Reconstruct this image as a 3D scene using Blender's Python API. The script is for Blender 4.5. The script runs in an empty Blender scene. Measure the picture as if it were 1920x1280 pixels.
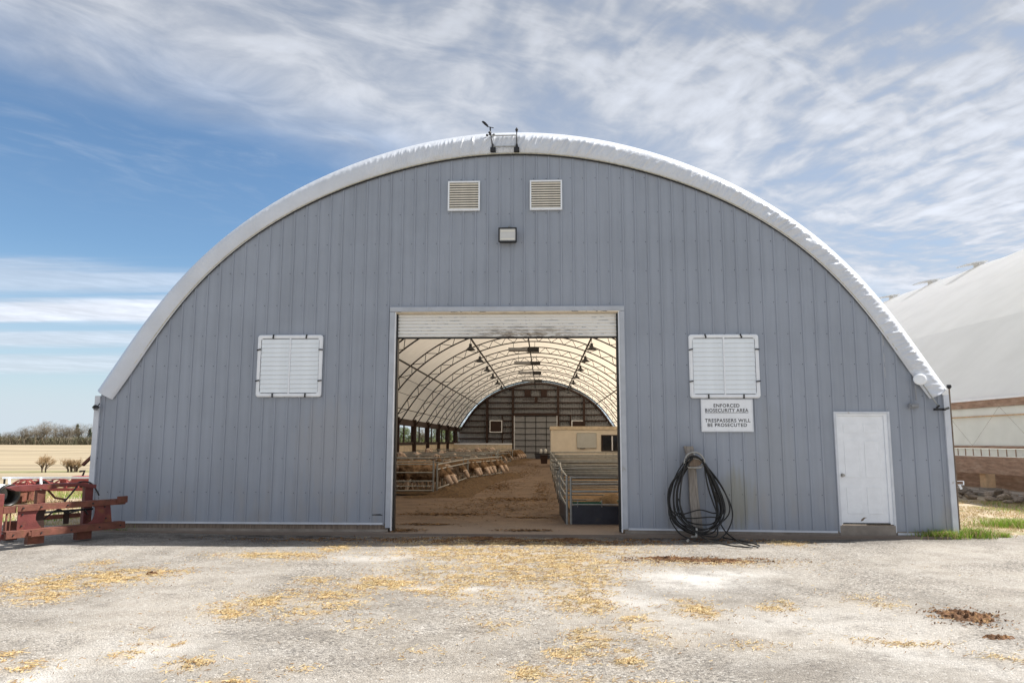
import bpy, math, random
import numpy as np
from mathutils import Vector, Matrix, noise
R = math.radians
S = bpy.context.scene
C = S.collection
random.seed(7)
rng = np.random.default_rng(7)

# ------------------------------------------------------------------ camera
pitch, yaw, roll = .1329, .041567, .001583
f0 = Vector((-math.sin(yaw), math.cos(yaw), 0)); r0 = Vector((math.cos(yaw), math.sin(yaw), 0)); u0 = Vector((0, 0, 1))
fw = f0*math.cos(pitch) + u0*math.sin(pitch); up = u0*math.cos(pitch) - f0*math.sin(pitch)
rt = r0*math.cos(roll) + up*math.sin(roll); up = up*math.cos(roll) - r0*math.sin(roll)
cam = bpy.data.objects.new('camera', bpy.data.cameras.new('camera')); C.objects.link(cam)
cam.matrix_world = Matrix(((rt.x, up.x, -fw.x, .56), (rt.y, up.y, -fw.y, -13.5), (rt.z, up.z, -fw.z, 1.6), (0, 0, 0, 1)))
cam.data.sensor_width = 36; cam.data.lens = 36*1397.6/1920
cam.data.clip_start = .1; cam.data.clip_end = 6000
S.camera = cam

# ------------------------------------------------------------------ light
SUN = Vector((.85, .22, 1.0)).normalized()
sun = bpy.data.objects.new('sun', bpy.data.lights.new('sun', 'SUN')); C.objects.link(sun)
sun.rotation_euler = SUN.to_track_quat('Z', 'Y').to_euler()
sun.data.energy = 4.2; sun.data.angle = R(.53); sun.data.color = (1, .96, .90)
S.view_settings.view_transform = 'Standard'; S.view_settings.look = 'None'
S.view_settings.gamma = 1; S.view_settings.exposure = .90; S.view_settings.use_curve_mapping = False

# ------------------------------------------------------------------ node helper
class N:
    def __init__(s, tree): s.t = tree; s.t.nodes.clear()
    def __call__(s, typ, _out=0, **k):
        n = s.t.nodes.new(typ)
        for a, v in k.items():
            if a.startswith('i_'):
                key = a[2:]; key = int(key) if key.isdigit() else key.replace('_', ' ')
                s.put(n.inputs[key], v)
            else: setattr(n, a, v)
        return n.outputs[_out] if len(n.outputs) else n
    def put(s, sock, v):
        if isinstance(v, bpy.types.NodeSocket): s.t.links.new(v, sock)
        else:
            if sock.type == 'RGBA' and len(v) == 3: v = (*v, 1)
            sock.default_value = v
    def m(s, op, a, b=0.0, c=0.0, clamp=False):
        n = s.t.nodes.new('ShaderNodeMath'); n.operation = op; n.use_clamp = clamp
        s.put(n.inputs[0], a); s.put(n.inputs[1], b); s.put(n.inputs[2], c); return n.outputs[0]
    def mix(s, f, a, b, mode='MIX'):
        n = s.t.nodes.new('ShaderNodeMix'); n.data_type = 'RGBA'; n.blend_type = mode
        s.put(n.inputs[0], f); s.put(n.inputs[6], a); s.put(n.inputs[7], b); return n.outputs[2]
    def ramp(s, f, lo, hi, a=0.0, b=1.0):
        n = s.t.nodes.new('ShaderNodeMapRange'); n.interpolation_type = 'SMOOTHSTEP'
        for i, v in enumerate((f, lo, hi, a, b)): s.put(n.inputs[i], v)
        return n.outputs[0]
    def noise(s, vec, scale, detail=4.0, rough=.55, dist=0.0):
        return s('ShaderNodeTexNoise', i_Vector=vec, i_Scale=scale, i_Detail=detail, i_Roughness=rough, i_Distortion=dist)
    def comb(s, x, y, z): return s('ShaderNodeCombineXYZ', i_0=x, i_1=y, i_2=z)

# ------------------------------------------------------------------ world: clear sky with a deck of cirrus
w = bpy.data.worlds.new('World'); S.world = w; w.use_nodes = True
n = N(w.node_tree)
sky = n('ShaderNodeTexSky', sky_type='NISHITA', sun_disc=False, sun_elevation=math.asin(SUN.z),
        sun_rotation=math.atan2(SUN.x, SUN.y), altitude=250, air_density=1.0, dust_density=.6, ozone_density=1.6)
d = n('ShaderNodeTexCoord', 0)
sep = w.node_tree.nodes.new('ShaderNodeSeparateXYZ'); n.put(sep.inputs[0], d)
dx, dy, dz = sep.outputs
den = n.m('MAXIMUM', dz, .035)
px, py = n.m('DIVIDE', dx, den), n.m('DIVIDE', dy, den)
# s runs across the streaks (the deck's edge is where s = 3.17), t runs along them
s_ = n.m('SUBTRACT', py, px); t_ = n.m('ADD', py, px)
warp = n.m('SUBTRACT', n.noise(n.comb(n.m('MULTIPLY', s_, .5), n.m('MULTIPLY', t_, .35), 3.0), 1.0, 3.0), .5)
ws = n.m('ADD', s_, n.m('MULTIPLY', warp, 1.5))
streak = n.noise(n.comb(n.m('MULTIPLY', ws, 1.25), n.m('MULTIPLY', t_, .62), 0.0), 1.0, 7.0, .56, .12)
fine = n.noise(n.comb(n.m('MULTIPLY', ws, 5.2), n.m('MULTIPLY', t_, 3.1), 5.0), 1.0, 6.0, .58, .25)
rip = n.noise(n.comb(n.m('MULTIPLY', n.m('ADD', n.m('ADD', px, n.m('MULTIPLY', py, .22)), n.m('MULTIPLY', warp, .22)), 8.5), n.m('MULTIPLY', n.m('ADD', py, n.m('MULTIPLY', warp, .5)), 4.2), 9.0), 1.0, 3.0, .5, .3)
edge = n.m('ADD', s_, n.m('MULTIPLY', n.m('SUBTRACT', streak, .5), 1.5))
deck = n.ramp(edge, 3.62, 2.55)
ripz = n.ramp(s_, 2.6, 1.3)              # mackerel part of the deck
tex = n.m('ADD', n.m('MULTIPLY', streak, .60), n.m('MULTIPLY', fine, .40))
tex = n.m('ADD', tex, n.m('MULTIPLY', n.m('MULTIPLY', n.m('SUBTRACT', rip, .5), ripz), .58))
thick = n.ramp(tex, .32, .66)
veil = n.m('ADD', n.m('MULTIPLY', thick, .58), n.ramp(s_, 2.2, .2, .54, .66))
veil = n.m('MULTIPLY', veil, deck, clamp=True)
wisp = n.m('MULTIPLY', n.ramp(fine, .42, .8, 0.0, .20), n.ramp(s_, 5.5, 3.2))
# long low bands near the horizon
bn = n.noise(n.comb(n.m('MULTIPLY', py, 1.6), n.m('MULTIPLY', px, .30), 2.0), 1.0, 6.0, .6, .3)
pq = n.m('ADD', py, n.m('MULTIPLY', n.m('SUBTRACT', bn, .5), 1.6))
def bnd(a, b_, c_, d_, k): return n.m('MULTIPLY', n.m('MULTIPLY', n.ramp(pq, a, b_), n.ramp(pq, d_, c_)), k)
bands = n.m('MAXIMUM', n.m('MAXIMUM', bnd(4.9, 5.5, 5.9, 6.5, .95), bnd(3.9, 4.3, 4.5, 5.1, .50)), n.m('MAXIMUM', bnd(6.5, 6.9, 7.3, 7.9, .60), bnd(8.2, 9.0, 10.0, 11.5, .55)))
bands = n.m('MULTIPLY', bands, n.ramp(s_, 5.0, 7.0))
cov = n.m('MAXIMUM', n.m('MAXIMUM', veil, wisp), bands, clamp=True)
low = n.ramp(dz, .62, .25)
bright = n.m('ADD', n.m('ADD', .58, n.m('MULTIPLY', low, .24)), n.m('MULTIPLY', n.ramp(tex, .38, .74), .38))
bright = n.m('ADD', bright, n.m('MULTIPLY', bands, .25))
ccol = n('ShaderNodeVectorMath', operation='SCALE', i_0=(4.05, 4.30, 4.80), i_Scale=bright)
skyc = n.mix(1.0, sky, (.63, .745, .80), 'MULTIPLY')
haze = n.ramp(dz, .24, .0)
skyc = n.mix(n.m('MULTIPLY', haze, .70), skyc, (3.6, 4.15, 4.7))
col = n.mix(cov, skyc, ccol)
col = n.mix(n.ramp(dz, .085, .02, 0.0, .85), col, (3.7, 4.2, 4.65))
n('ShaderNodeOutputWorld', i_Surface=n('ShaderNodeBackground', i_Color=col, i_Strength=.095))

# ------------------------------------------------------------------ materials
def mat(name, col, rough=.6, metal=0.0, var=.12, vs=3.0, bump=0.0, bs=40.0, spec=.4, col2=None, c2=(.55, .7), c2s=2.0, stretch=(1, 1, 1), rnd=0.0, trans=None, twarm=(1, .86, .68)):
    m = bpy.data.materials.new(name); m.use_nodes = True; n = N(m.node_tree)
    tc = n('ShaderNodeTexCoord', 3)
    tc = n('ShaderNodeMapping', i_Vector=tc, i_Scale=stretch)
    nz = n.noise(tc, vs, 6.0, .6)
    k = n.ramp(nz, .25, .75, 1-var, 1+var)
    c = n('ShaderNodeVectorMath', operation='SCALE', i_0=col, i_Scale=k)
    if col2: c = n.mix(n.ramp(n.noise(tc, c2s, 8.0, .65), *c2), c, col2)
    if rnd:
        ri = n('ShaderNodeObjectInfo', 5)
        c = n('ShaderNodeVectorMath', operation='SCALE', i_0=c, i_Scale=n.m('ADD', 1-rnd, n.m('MULTIPLY', ri, 2*rnd)))
    kw = {}
    if bump: kw['i_Normal'] = n('ShaderNodeBump', i_Height=n.noise(tc, bs, 5.0, .6), i_Strength=bump, i_Distance=.02)
    sh = n('ShaderNodeBsdfPrincipled', i_Base_Color=c, i_Roughness=rough, i_Metallic=metal, i_Specular_IOR_Level=spec, **kw)
    if trans:
        tr = n('ShaderNodeBsdfTranslucent', i_Color=n('ShaderNodeVectorMath', operation='MULTIPLY', i_0=c, i_1=twarm))
        sh = n('ShaderNodeMixShader', i_0=trans, i_1=sh, i_2=tr)
    n('ShaderNodeOutputMaterial', i_Surface=sh)
    return m

M = {}
M['fabric'] = mat('white_fabric', (.83, .82, .80), .45, var=.05, vs=1.5, bump=.15, bs=6, trans=.46, col2=(.70, .69, .67), c2=(.55, .8), c2s=.8)
M['flap'] = mat('white_fabric_flap', (.66, .69, .745), .3, var=.06, vs=1.5, bump=.5, bs=11, spec=.6)
M['fabric2'] = mat('neighbour_fabric', (.88, .90, .94), .5, var=.04, vs=.6, bump=.1, bs=5, trans=.60, twarm=(1, 1, 1))
M['curtain'] = mat('curtain', (.86, .88, .86), .5, var=.05, vs=1.2, trans=.35, twarm=(1, 1, 1))
M['trim'] = mat('white_trim', (.64, .67, .72), .35, var=.08, vs=4, col2=(.40, .37, .33), c2=(.62, .78), c2s=5)
M['trimw'] = mat('white_paint', (.86, .89, .93), .4, var=.05, vs=5, col2=(.5, .47, .42), c2=(.66, .85), c2s=7)
M['cream'] = mat('cream_louvre', (.86, .80, .68), .45, var=.08, vs=6)
M['dark'] = mat('dark_steel', (.02, .02, .022), .5, var=.2)
M['truss'] = mat('dark_truss_steel', (.018, .012, .010), .6, var=.2)
M['browngirt'] = mat('brown_primer', (.035, .016, .011), .65, var=.25, vs=5)
M['liner'] = mat('grey_liner_steel', (.26, .27, .29), .5, var=.08)
M['galv'] = mat('galvanised_tube', (.36, .37, .36), .42, metal=.6, var=.2, vs=9, col2=(.20, .14, .08), c2=(.60, .75), c2s=6)
M['wood'] = mat('weathered_wood', (.22, .17, .13), .85, var=.3, vs=6, stretch=(6, 6, .6), bump=.5, bs=30)
M['paleboard'] = mat('pale_board', (.68, .58, .44), .7, var=.15, vs=3, col2=(.25, .18, .11), c2=(.55, .75), c2s=2)
M['concrete'] = mat('concrete', (.30, .26, .22), .9, var=.2, vs=4, bump=.4, bs=25)
M['rope'] = mat('edge_webbing', (.58, .55, .44), .8, var=.2, vs=20)
M['office'] = mat('cream_board', (.78, .72, .61), .6, var=.06, vs=2, col2=(.55, .45, .33), c2=(.62, .8), c2s=1.5)
M['whiteboard'] = mat('whiteboard', (.55, .57, .55), .25, var=.05)
M['glass'] = mat('dark_glass', (.01, .01, .012), .08, var=.1, spec=.8)
M['rubber'] = mat('black_rubber', (.022, .021, .02), .35, var=.3, vs=8, col2=(.12, .11, .10), c2=(.62, .8), c2s=9)
M['grip'] = mat('cast_aluminium', (.42, .41, .38), .45, metal=.5, var=.25, vs=14)
M['red'] = mat('faded_red_paint', (.16, .040, .036), .55, var=.3, vs=5, col2=(.20, .085, .035), c2=(.50, .66), c2s=4, bump=.25, bs=50)
M['rust'] = mat('rusty_red', (.17, .062, .042), .75, var=.3, vs=7, col2=(.15, .07, .035), c2=(.5, .7), c2s=8, bump=.4, bs=60)
M['red2'] = mat('bright_red_paint', (.32, .075, .065), .5, var=.25, vs=5, col2=(.3, .14, .09), c2=(.55, .75), c2s=3)
M['blacktext'] = mat('sign_black', (.02, .02, .025), .5, var=.02)
M['greenplastic'] = mat('green_plastic', (.02, .10, .05), .4, var=.2)
M['blackpanel'] = mat('black_plastic_panel', (.028, .030, .042), .45, var=.3, vs=3, col2=(.07, .06, .05), c2=(.6, .8), c2s=3)
M['jug'] = mat('white_plastic', (.7, .7, .68), .4, var=.05)
M['stone'] = mat('rubble_stone', (.30, .245, .195), .9, var=.35, vs=5, bump=.6, bs=20, rnd=.35)
M['brownwood'] = mat('brown_plank', (.34, .225, .165), .85, var=.3, vs=2.5, stretch=(1, 1, 5), bump=.3, bs=20, col2=(.46, .34, .26), c2=(.5, .7), c2s=1.5)
M['postwood'] = mat('post_wood', (.55, .38, .23), .8, var=.2, vs=5)
M['bark'] = mat('bark', (.15, .11, .08), .9, var=.3, rnd=.2)
M['twig'] = mat('bare_twigs', (.20, .165, .115), .9, var=.3, vs=.3, rnd=.25)
M['twiglight'] = mat('golden_twigs', (.40, .28, .16), .9, var=.2, rnd=.15)
M['leafdark'] = mat('dark_needles', (.05, .075, .04), .8, var=.4, vs=.4, rnd=.2)
M['grass'] = mat('green_grass', (.20, .34, .04), .6, var=.4, vs=2, trans=.3, twarm=(1, 1, .6))
M['drygrass'] = mat('dry_grass', (.50, .38, .20), .8, var=.3, vs=2, trans=.2, twarm=(1, 1, 1))
M['straw1'] = mat('golden_straw', (.48, .345, .16), .7, var=.25, vs=3)
M['straw2'] = mat('pale_straw', (.57, .46, .26), .7, var=.2, vs=3)
M['straw3'] = mat('brown_straw', (.26, .15, .06), .85, var=.3, vs=3)
M['manure'] = mat('manure', (.15, .075, .035), .95, var=.45, vs=14, bump=.9, bs=40, col2=(.34, .20, .08), c2=(.55, .7), c2s=18)
M['feed'] = mat('silage', (.10, .058, .028), .95, var=.5, vs=9, bump=1.0, bs=30, col2=(.20, .125, .05), c2=(.5, .65), c2s=14)
M['lens'] = mat('lamp_glass', (.60, .60, .58), .15, var=.05, spec=.8)
M['reflector'] = mat('lamp_reflector', (.75, .72, .62), .3, metal=.3, var=.05)

# wall paint: grey-blue, faint vertical streaks, dusty foot and one olive stain beside the hose
m = bpy.data.materials.new('grey_blue_siding'); m.use_nodes = True; n = N(m.node_tree)
tc = n('ShaderNodeTexCoord', 3)
sp = m.node_tree.nodes.new('ShaderNodeSeparateXYZ'); n.put(sp.inputs[0], tc)
X, Z = sp.outputs[0], sp.outputs[2]
st = n.noise(n.comb(n.m('MULTIPLY', X, 9.0), 0.0, n.m('MULTIPLY', Z, .35)), 1.0, 5.0, .6)
bl = n.noise(tc, .9, 5.0, .55)
sheet = n('ShaderNodeTexWhiteNoise', 0, noise_dimensions='1D', i_W=n.m('FLOOR', n.m('DIVIDE', n.m('ADD', X, 1.35), .9144)))
k = n.m('ADD', n.m('ADD', n.ramp(st, .3, .7, -.045, .045), n.ramp(bl, .3, .7, -.05, .05)), n.m('ADD', .985, n.m('MULTIPLY', sheet, .04)))
c = n('ShaderNodeVectorMath', operation='SCALE', i_0=(.312, .344, .402), i_Scale=k)
dust = n.m('MULTIPLY', n.ramp(Z, 1.3, .1), n.ramp(n.noise(n.comb(n.m('MULTIPLY', X, 3.0), 0.0, Z), 1.0, 6.0, .6), .40, .75, 0.0, .55))
c = n.mix(dust, c, (.36, .33, .30))
run = n.ramp(n.noise(n.comb(n.m('MULTIPLY', X, 14.0), 2.0, n.m('MULTIPLY', Z, .25)), 1.0, 3.0, .5), .60, .78, 0.0, .30)
c = n.mix(run, c, (.40, .42, .45))
def blob(x0, z0, rx, rz, a):
    q = n.m('ADD', n.m('POWER', n.m('ABSOLUTE', n.m('DIVIDE', n.m('SUBTRACT', X, x0), rx)), 2.0), n.m('POWER', n.m('ABSOLUTE', n.m('DIVIDE', n.m('SUBTRACT', Z, z0), rz)), 2.0))
    return n.m('MULTIPLY', n.ramp(n.m('ADD', q, n.ramp(st, .3, .7, -.4, .4)), 1.1, .1), a)
c = n.mix(blob(3.98, .62, .36, .62, .55), c, (.26, .25, .17))
c = n.mix(blob(-3.3, 1.5, .8, .9, .28), c, (.42, .41, .41))
c = n.mix(blob(4.6, 1.2, .6, 1.2, .14), c, (.36, .36, .33))
bp = n('ShaderNodeBump', i_Height=n.m('ADD', n.noise(tc, 1.6, 3.0), n.m('MULTIPLY', n.noise(tc, 60.0, 3.0), .03)), i_Strength=.22, i_Distance=.05)
n('ShaderNodeOutputMaterial', i_Surface=n('ShaderNodeBsdfPrincipled', i_Base_Color=c, i_Roughness=.42, i_Specular_IOR_Level=.45, i_Normal=bp))
M['siding'] = m

# roller door steel: dirty lower middle
m = bpy.data.materials.new('roller_door_steel'); m.use_nodes = True; n = N(m.node_tree)
tc = n('ShaderNodeTexCoord', 3); sp = m.node_tree.nodes.new('ShaderNodeSeparateXYZ'); n.put(sp.inputs[0], tc); X, Z = sp.outputs[0], sp.outputs[2]
nz = n.noise(n.comb(n.m('MULTIPLY', X, 5.0), 0.0, n.m('MULTIPLY', Z, 30.0)), 1.0, 7.0, .7)
dm = n.m('MULTIPLY', n.ramp(n.m('ABSOLUTE', n.m('SUBTRACT', X, .25)), 1.5, .2), n.ramp(Z, 3.78, 3.52))
c = n.mix(n.m('MULTIPLY', dm, n.ramp(nz, .40, .58)), (.86, .86, .84), (.15, .11, .08))
c = n.mix(n.ramp(nz, .56, .72, 0.0, .5), c, (.44, .37, .27))
n('ShaderNodeOutputMaterial', i_Surface=n('ShaderNodeBsdfPrincipled', i_Base_Color=c, i_Roughness=.4))
M['rolldoor'] = m

# ------------------------------------------------------------------ mesh helpers
class MB:
    def __init__(s): s.v = []; s.f = []; s.mi = []; s.cm = 0
    def add(s, vs, fs):
        o = len(s.v); s.v.extend([tuple(v) for v in vs]); s.f.extend([tuple(i+o for i in f) for f in fs]); s.mi.extend([s.cm]*len(fs)); return s
    def box(s, x0, x1, y0, y1, z0, z1, rot=None, at=None):
        vs = [(x, y, z) for x in (x0, x1) for y in (y0, y1) for z in (z0, z1)]
        if rot: vs = [rot @ Vector(v) for v in vs]
        if at: vs = [Vector(v)+Vector(at) for v in vs]
        return s.add(vs, [(0, 1, 3, 2), (4, 6, 7, 5), (0, 4, 5, 1), (2, 3, 7, 6), (0, 2, 6, 4), (1, 5, 7, 3)])
    def tube(s, pts, r, seg=6, cap=True, flat=1.0):
        pts = [Vector(p) for p in pts]; k = len(pts)
        rs = r if hasattr(r, '__len__') else [r]*k
        rings = []
        for i, p in enumerate(pts):
            t = (pts[min(i+1, k-1)]-pts[max(i-1, 0)]).normalized()
            a = Vector((0, 0, 1)) if abs(t.z) < .9 else Vector((0, 1, 0))
            x = t.cross(a).normalized(); y = x.cross(t).normalized()
            rings.append([p + x*math.cos(2*math.pi*j/seg)*rs[i] + y*math.sin(2*math.pi*j/seg)*rs[i]*flat for j in range(seg)])
        vs = [v for q in rings for v in q]
        fs = [(i*seg+j, i*seg+(j+1) % seg, (i+1)*seg+(j+1) % seg, (i+1)*seg+j) for i in range(k-1) for j in range(seg)]
        if cap: fs += [tuple(reversed(range(seg))), tuple(range((k-1)*seg, k*seg))]
        return s.add(vs, fs)
    def prism(s, poly, y0, y1, tf=None):         # poly in (x, z), extruded along y
        k = len(poly); vs = [(x, y0, z) for x, z in poly] + [(x, y1, z) for x, z in poly]
        if tf: vs = [tf(v) for v in vs]
        return s.add(vs, [tuple(range(k)), tuple(reversed(range(k, 2*k)))] + [(i, i+k, (i+1) % k+k, (i+1) % k) for i in range(k)])
    def build(s, name, m=None, parent=None, smooth=False, bev=0, loc=None):
        me = bpy.data.meshes.new(name); me.from_pydata(s.v, [], s.f); me.update()
        ms = m if isinstance(m, (list, tuple)) else [m]
        for q in ms: me.materials.append(q)
        if len(ms) > 1: me.polygons.foreach_set('material_index', s.mi)
        if smooth: me.polygons.foreach_set('use_smooth', [True]*len(me.polygons))
        o = bpy.data.objects.new(name, me); C.objects.link(o)
        if parent: o.parent = parent
        if loc: o.location = loc
        if bev:
            b = o.modifiers.new('bevel', 'BEVEL'); b.width = bev; b.segments = 2; b.limit_method = 'ANGLE'
        return o
def tag(o, label=None, cat=None, group=None, kind=None):
    if label: o['label'] = label
    if cat: o['category'] = cat
    if group: o['group'] = group
    if kind: o['kind'] = kind
    return o
def empty(name, loc=(0, 0, 0), rz=0, **k):
    o = bpy.data.objects.new(name, None); C.objects.link(o); o.location = loc; o.rotation_euler = (0, 0, rz); o.empty_display_size = .2
    return tag(o, **k)
def kids(o): return [c for c in bpy.data.objects if c.parent == o]
def copy_tree(o, loc=None, rz=None, parent=None, label=None, ch=None):
    c = o.copy(); C.objects.link(c); c.parent = parent
    if loc is not None: c.location = loc
    if rz is not None: c.rotation_euler = (0, 0, rz)
    if label: c['label'] = label
    for k in kids(o): copy_tree(k, parent=c)
    return c
def inst(me, name, parent, loc, rot=(0, 0, 0), sc=(1, 1, 1)):
    o = bpy.data.objects.new(name, me); C.objects.link(o); o.parent = parent; o.location = loc; o.rotation_euler = rot; o.scale = sc; return o
def grid(name, xs, ys, fz, m, **k):
    nx, ny = len(xs), len(ys)
    vs = [(x, y, fz(x, y)) for y in ys for x in xs]
    fs = [(j*nx+i, j*nx+i+1, (j+1)*nx+i+1, (j+1)*nx+i) for j in range(ny-1) for i in range(nx-1)]
    b = MB(); b.add(vs, fs); o = b.build(name, m, smooth=True); return tag(o, **k)
def sstep(a, b, x):
    t = min(1, max(0, (x-a)/(b-a))); return t*t*(3-2*t)
def lerp(x, tab):
    for (a, va), (b, vb) in zip(tab, tab[1:]):
        if x <= b: return va+(vb-va)*max(0, (x-a))/(b-a)
    return tab[-1][1]

# ------------------------------------------------------------------ arch profiles (radius by angle about (0, 1.5))
outp = [(0, 7.43), (1.42, 7.32), (2.23, 7.14), (2.95, 6.875), (3.85, 6.51), (4.67, 6.04), (5.35, 5.55), (5.87, 5.10), (6.37, 4.55), (6.76, 4.02), (7.2, 3.42), (7.5, 2.92), (7.73, 2.55)]
inp = [(0, 6.98), (1.41, 6.86), (2.36, 6.62), (3.3, 6.32), (4.1, 5.93), (4.92, 5.41), (5.5, 4.94), (5.92, 4.50), (6.33, 4.02), (6.70, 3.47), (7.05, 2.94), (7.25, 2.63), (7.45, 2.39)]
def prof(pts):
    a = np.array([math.atan2(x, z-1.5) for x, z in pts]); r = np.array([math.hypot(x, z-1.5) for x, z in pts])
    A = np.stack([a**0, a**2, a**4, a**6, a**8], 1)
    co = np.linalg.lstsq(A, r, rcond=None)[0]
    return lambda t: float(sum(c*t**(2*i) for i, c in enumerate(co)))
RO, RI = prof(outp), prof(inp)
TMAX = math.atan2(7.73, 1.05)
def P(rf, t, dr=0.0): r = rf(t)+dr; return (r*math.sin(t), 1.5+r*math.cos(t))
_tab = [P(RI, i*math.atan2(7.45, .89)/300) for i in range(301)]
def archz(x, dz=0.0):
    x = abs(x)
    for (a, za), (b, zb) in zip(_tab, _tab[1:]):
        if x <= b: return za+(zb-za)*(x-a)/(b-a)+dz
    return 2.38+dz

# ------------------------------------------------------------------ ground
def terr(x, y):
    Y = y+13.5
    h = lerp(Y, [(0, -.10), (24, -.10), (40, -.7), (70, -2.1), (110, -3.9), (150, -4.75), (190, -4.9), (260, -4.2), (340, -2.6), (430, -.9), (800, -.4), (2500, -6), (6000, -40)])
    flat = sstep(-22, -10, x) if y < 75 else sstep(-22, -10, x)*(1-sstep(75, 140, y))
    h = h*(1-flat) - .10*flat
    return h + (noise.noise((x*.02, y*.02, 0))*.5*sstep(60, 150, Y) if Y > 60 else 0)
def axis(*segs):
    o = []
    for a, b, st in segs: o += list(np.arange(a, b, st))
    return [float(v) for v in o]+[segs[-1][1]]
m = bpy.data.materials.new('field_stubble'); m.use_nodes = True; n = N(m.node_tree)
tc = n('ShaderNodeTexCoord', 3); sp = m.node_tree.nodes.new('ShaderNodeSeparateXYZ'); n.put(sp.inputs[0], tc)
row = n.noise(n.comb(n.m('MULTIPLY', sp.outputs[0], .006), n.m('ADD', n.m('MULTIPLY', sp.outputs[1], .10), n.m('MULTIPLY', sp.outputs[0], -.012)), 0.0), 1.0, 5.0, .7, .15)
c = n.mix(n.ramp(row, .36, .62), (.29, .24, .165), (.42, .345, .235))
c = n.mix(n.ramp(n.noise(tc, .03, 6.0), .55, .72, 0.0, .5), c, (.52, .43, .28))
near = n.m('MULTIPLY', n.ramp(sp.outputs[1], 26.0, 12.0), 1.0)
c = n.mix(near, c, n.mix(n.ramp(n.noise(tc, 2.5, 8.0, .7), .42, .62), (.46, .36, .20), (.16, .18, .06)))
gs = n.m('MULTIPLY', n.ramp(n.m('ABSOLUTE', n.m('SUBTRACT', sp.outputs[1], 140.0)), 12.0, 3.0), .6)
c = n.mix(gs, c, (.17, .19, .07))
n('ShaderNodeOutputMaterial', i_Surface=n('ShaderNodeBsdfPrincipled', i_Base_Color=c, i_Roughness=.95, i_Specular_IOR_Level=.1, i_Normal=n('ShaderNodeBump', i_Height=n.noise(tc, 3.0, 8.0, .7), i_Strength=.5, i_Distance=.1)))
M['field'] = m
grid('field', axis((-3000, -600, 200), (-600, -60, 15), (-60, 60, 2.5), (60, 600, 30), (600, 3000, 200)),
     axis((-60, 40, 2.5), (40, 500, 8), (500, 4500, 200)), terr, M['field'], kind='structure')

# yard: old asphalt. Three per-vertex masks: straw dust, lime, dirt with the wall's shade painted in
STRAW = [(-5.3,-5.08,.36,.38,1),(-5.09,-4.74,.37,.34,1),(-4.8,-4.37,.45,.45,1.2),(-4.52,-4.17,.33,.31,1),(-4.18,-4.04,.2,.2,.7),(-4.71,-5.5,.25,.28,1),(-5.44,-3.38,.14,.18,1),(-3.45,-2.55,.54,.26,1),(-2.94,-2.67,.3,.26,1),(-2.66,-1.78,.18,.3,1.4),(-2.23,-5.52,.22,.28,1.2),(-2.46,-5.92,.24,.3,1),(-2.44,-6.22,.11,.14,1),(-2.17,-4.42,.19,.25,.6),(-2.06,-5.07,.18,.25,.5),(-1.49,-4.56,.28,.35,1.4),(-1.2,-4.48,.22,.32,1.2),(-1.71,-5.35,.26,.26,.9),(-1.73,-6.12,.23,.21,.8),(-1.49,-5.74,.27,.23,.4),(-.78,-2.14,.71,.58,.8),(.09,-2.09,.48,.52,.7),(-.96,-3.59,.41,.53,.35),(-.35,-4.15,.45,.55,.55),(.3,-3.93,.4,.66,.9),(-.1,-2.87,.59,.61,.5),(.84,-3.5,.42,.92,.9),(.72,-2.59,.45,.53,.9),(1.15,-4.07,.26,.72,.7),(-.64,-4.85,.3,.33,.7),(-.12,-5.27,.34,.35,.4),(.91,-5.22,.29,.61,.7),(1.05,-5.62,.22,.32,.9),(1.51,-3.02,.29,.38,.5),(2.08,-5.82,.17,.3,1.2),(2.02,-5.44,.1,.19,.8),(1.4,-6.3,.15,.33,.7),(.97,-6.9,.16,.26,1.2),(.85,-7.4,.17,.19,.7),(1.2,-7.6,.1,.12,1.4),(1.19,-7.34,.08,.13,.8),(1.54,-6.96,.18,.22,.35),(2.88,-5.66,.16,.18,.8),(3.05,-5.39,.08,.11,.8),(2.14,-6.05,.13,.09,.5),(-2.68,-7.6,.1,.15,1),(-2.67,-7.22,.11,.08,.9),(-2.42,-7.27,.04,.07,1),(-2.93,-6.85,.07,.09,.5),(-2.07,-7.81,.13,.14,1.5),(-1.61,-8.3,.15,.16,2),(-3.6,-7.61,.08,.09,.8),(-3.28,-7.88,.16,.14,.9),(-3.06,-8.37,.06,.11,1.2),(.66,-7.41,.12,.16,.6),(.45,-7.91,.23,.18,.7),(.78,-8.13,.25,.12,1),(1.39,-8.16,.22,.09,.5),(2.21,-7.1,.26,.14,.25),(3.51,-6.96,.31,.12,.6),(3.37,-6.88,.13,.07,.6),(3.99,-5.34,.22,.34,.3),(4.57,-.83,.24,.3,1.2),(.42,-8.26,.14,.09,1),(-1.23,-7.86,.12,.11,.3),(-1.08,-6.53,.24,.25,.2),(-.36,-7.38,.25,.22,.15),(.13,-6.47,.24,.3,.25),(4.1,-7.32,.17,.16,.3),
         (2.8,-2.9,.9,.25,.5),(0,-1.2,1.7,.35,.5),(1.3,-1.9,.7,.4,.5)]
LIME = [(2.35,-4.19,.58,.5,.9),(1.55,-5.46,.33,.39,.5),(2.9,-3.75,.47,.2,.8),(-3.0,-8.31,.22,.3,.8),(3.51,-7.04,.61,.75,.38),(3.85,-7.62,.39,.45,.3),(-1.85,-2.72,.45,.3,.5),(-.46,-4.84,.42,.1,.7),(1.48,-5.19,.34,.49,.5),(3.0,-6.2,1.2,.5,.35),(-2.6,-7.6,.6,.6,.35)]
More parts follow.
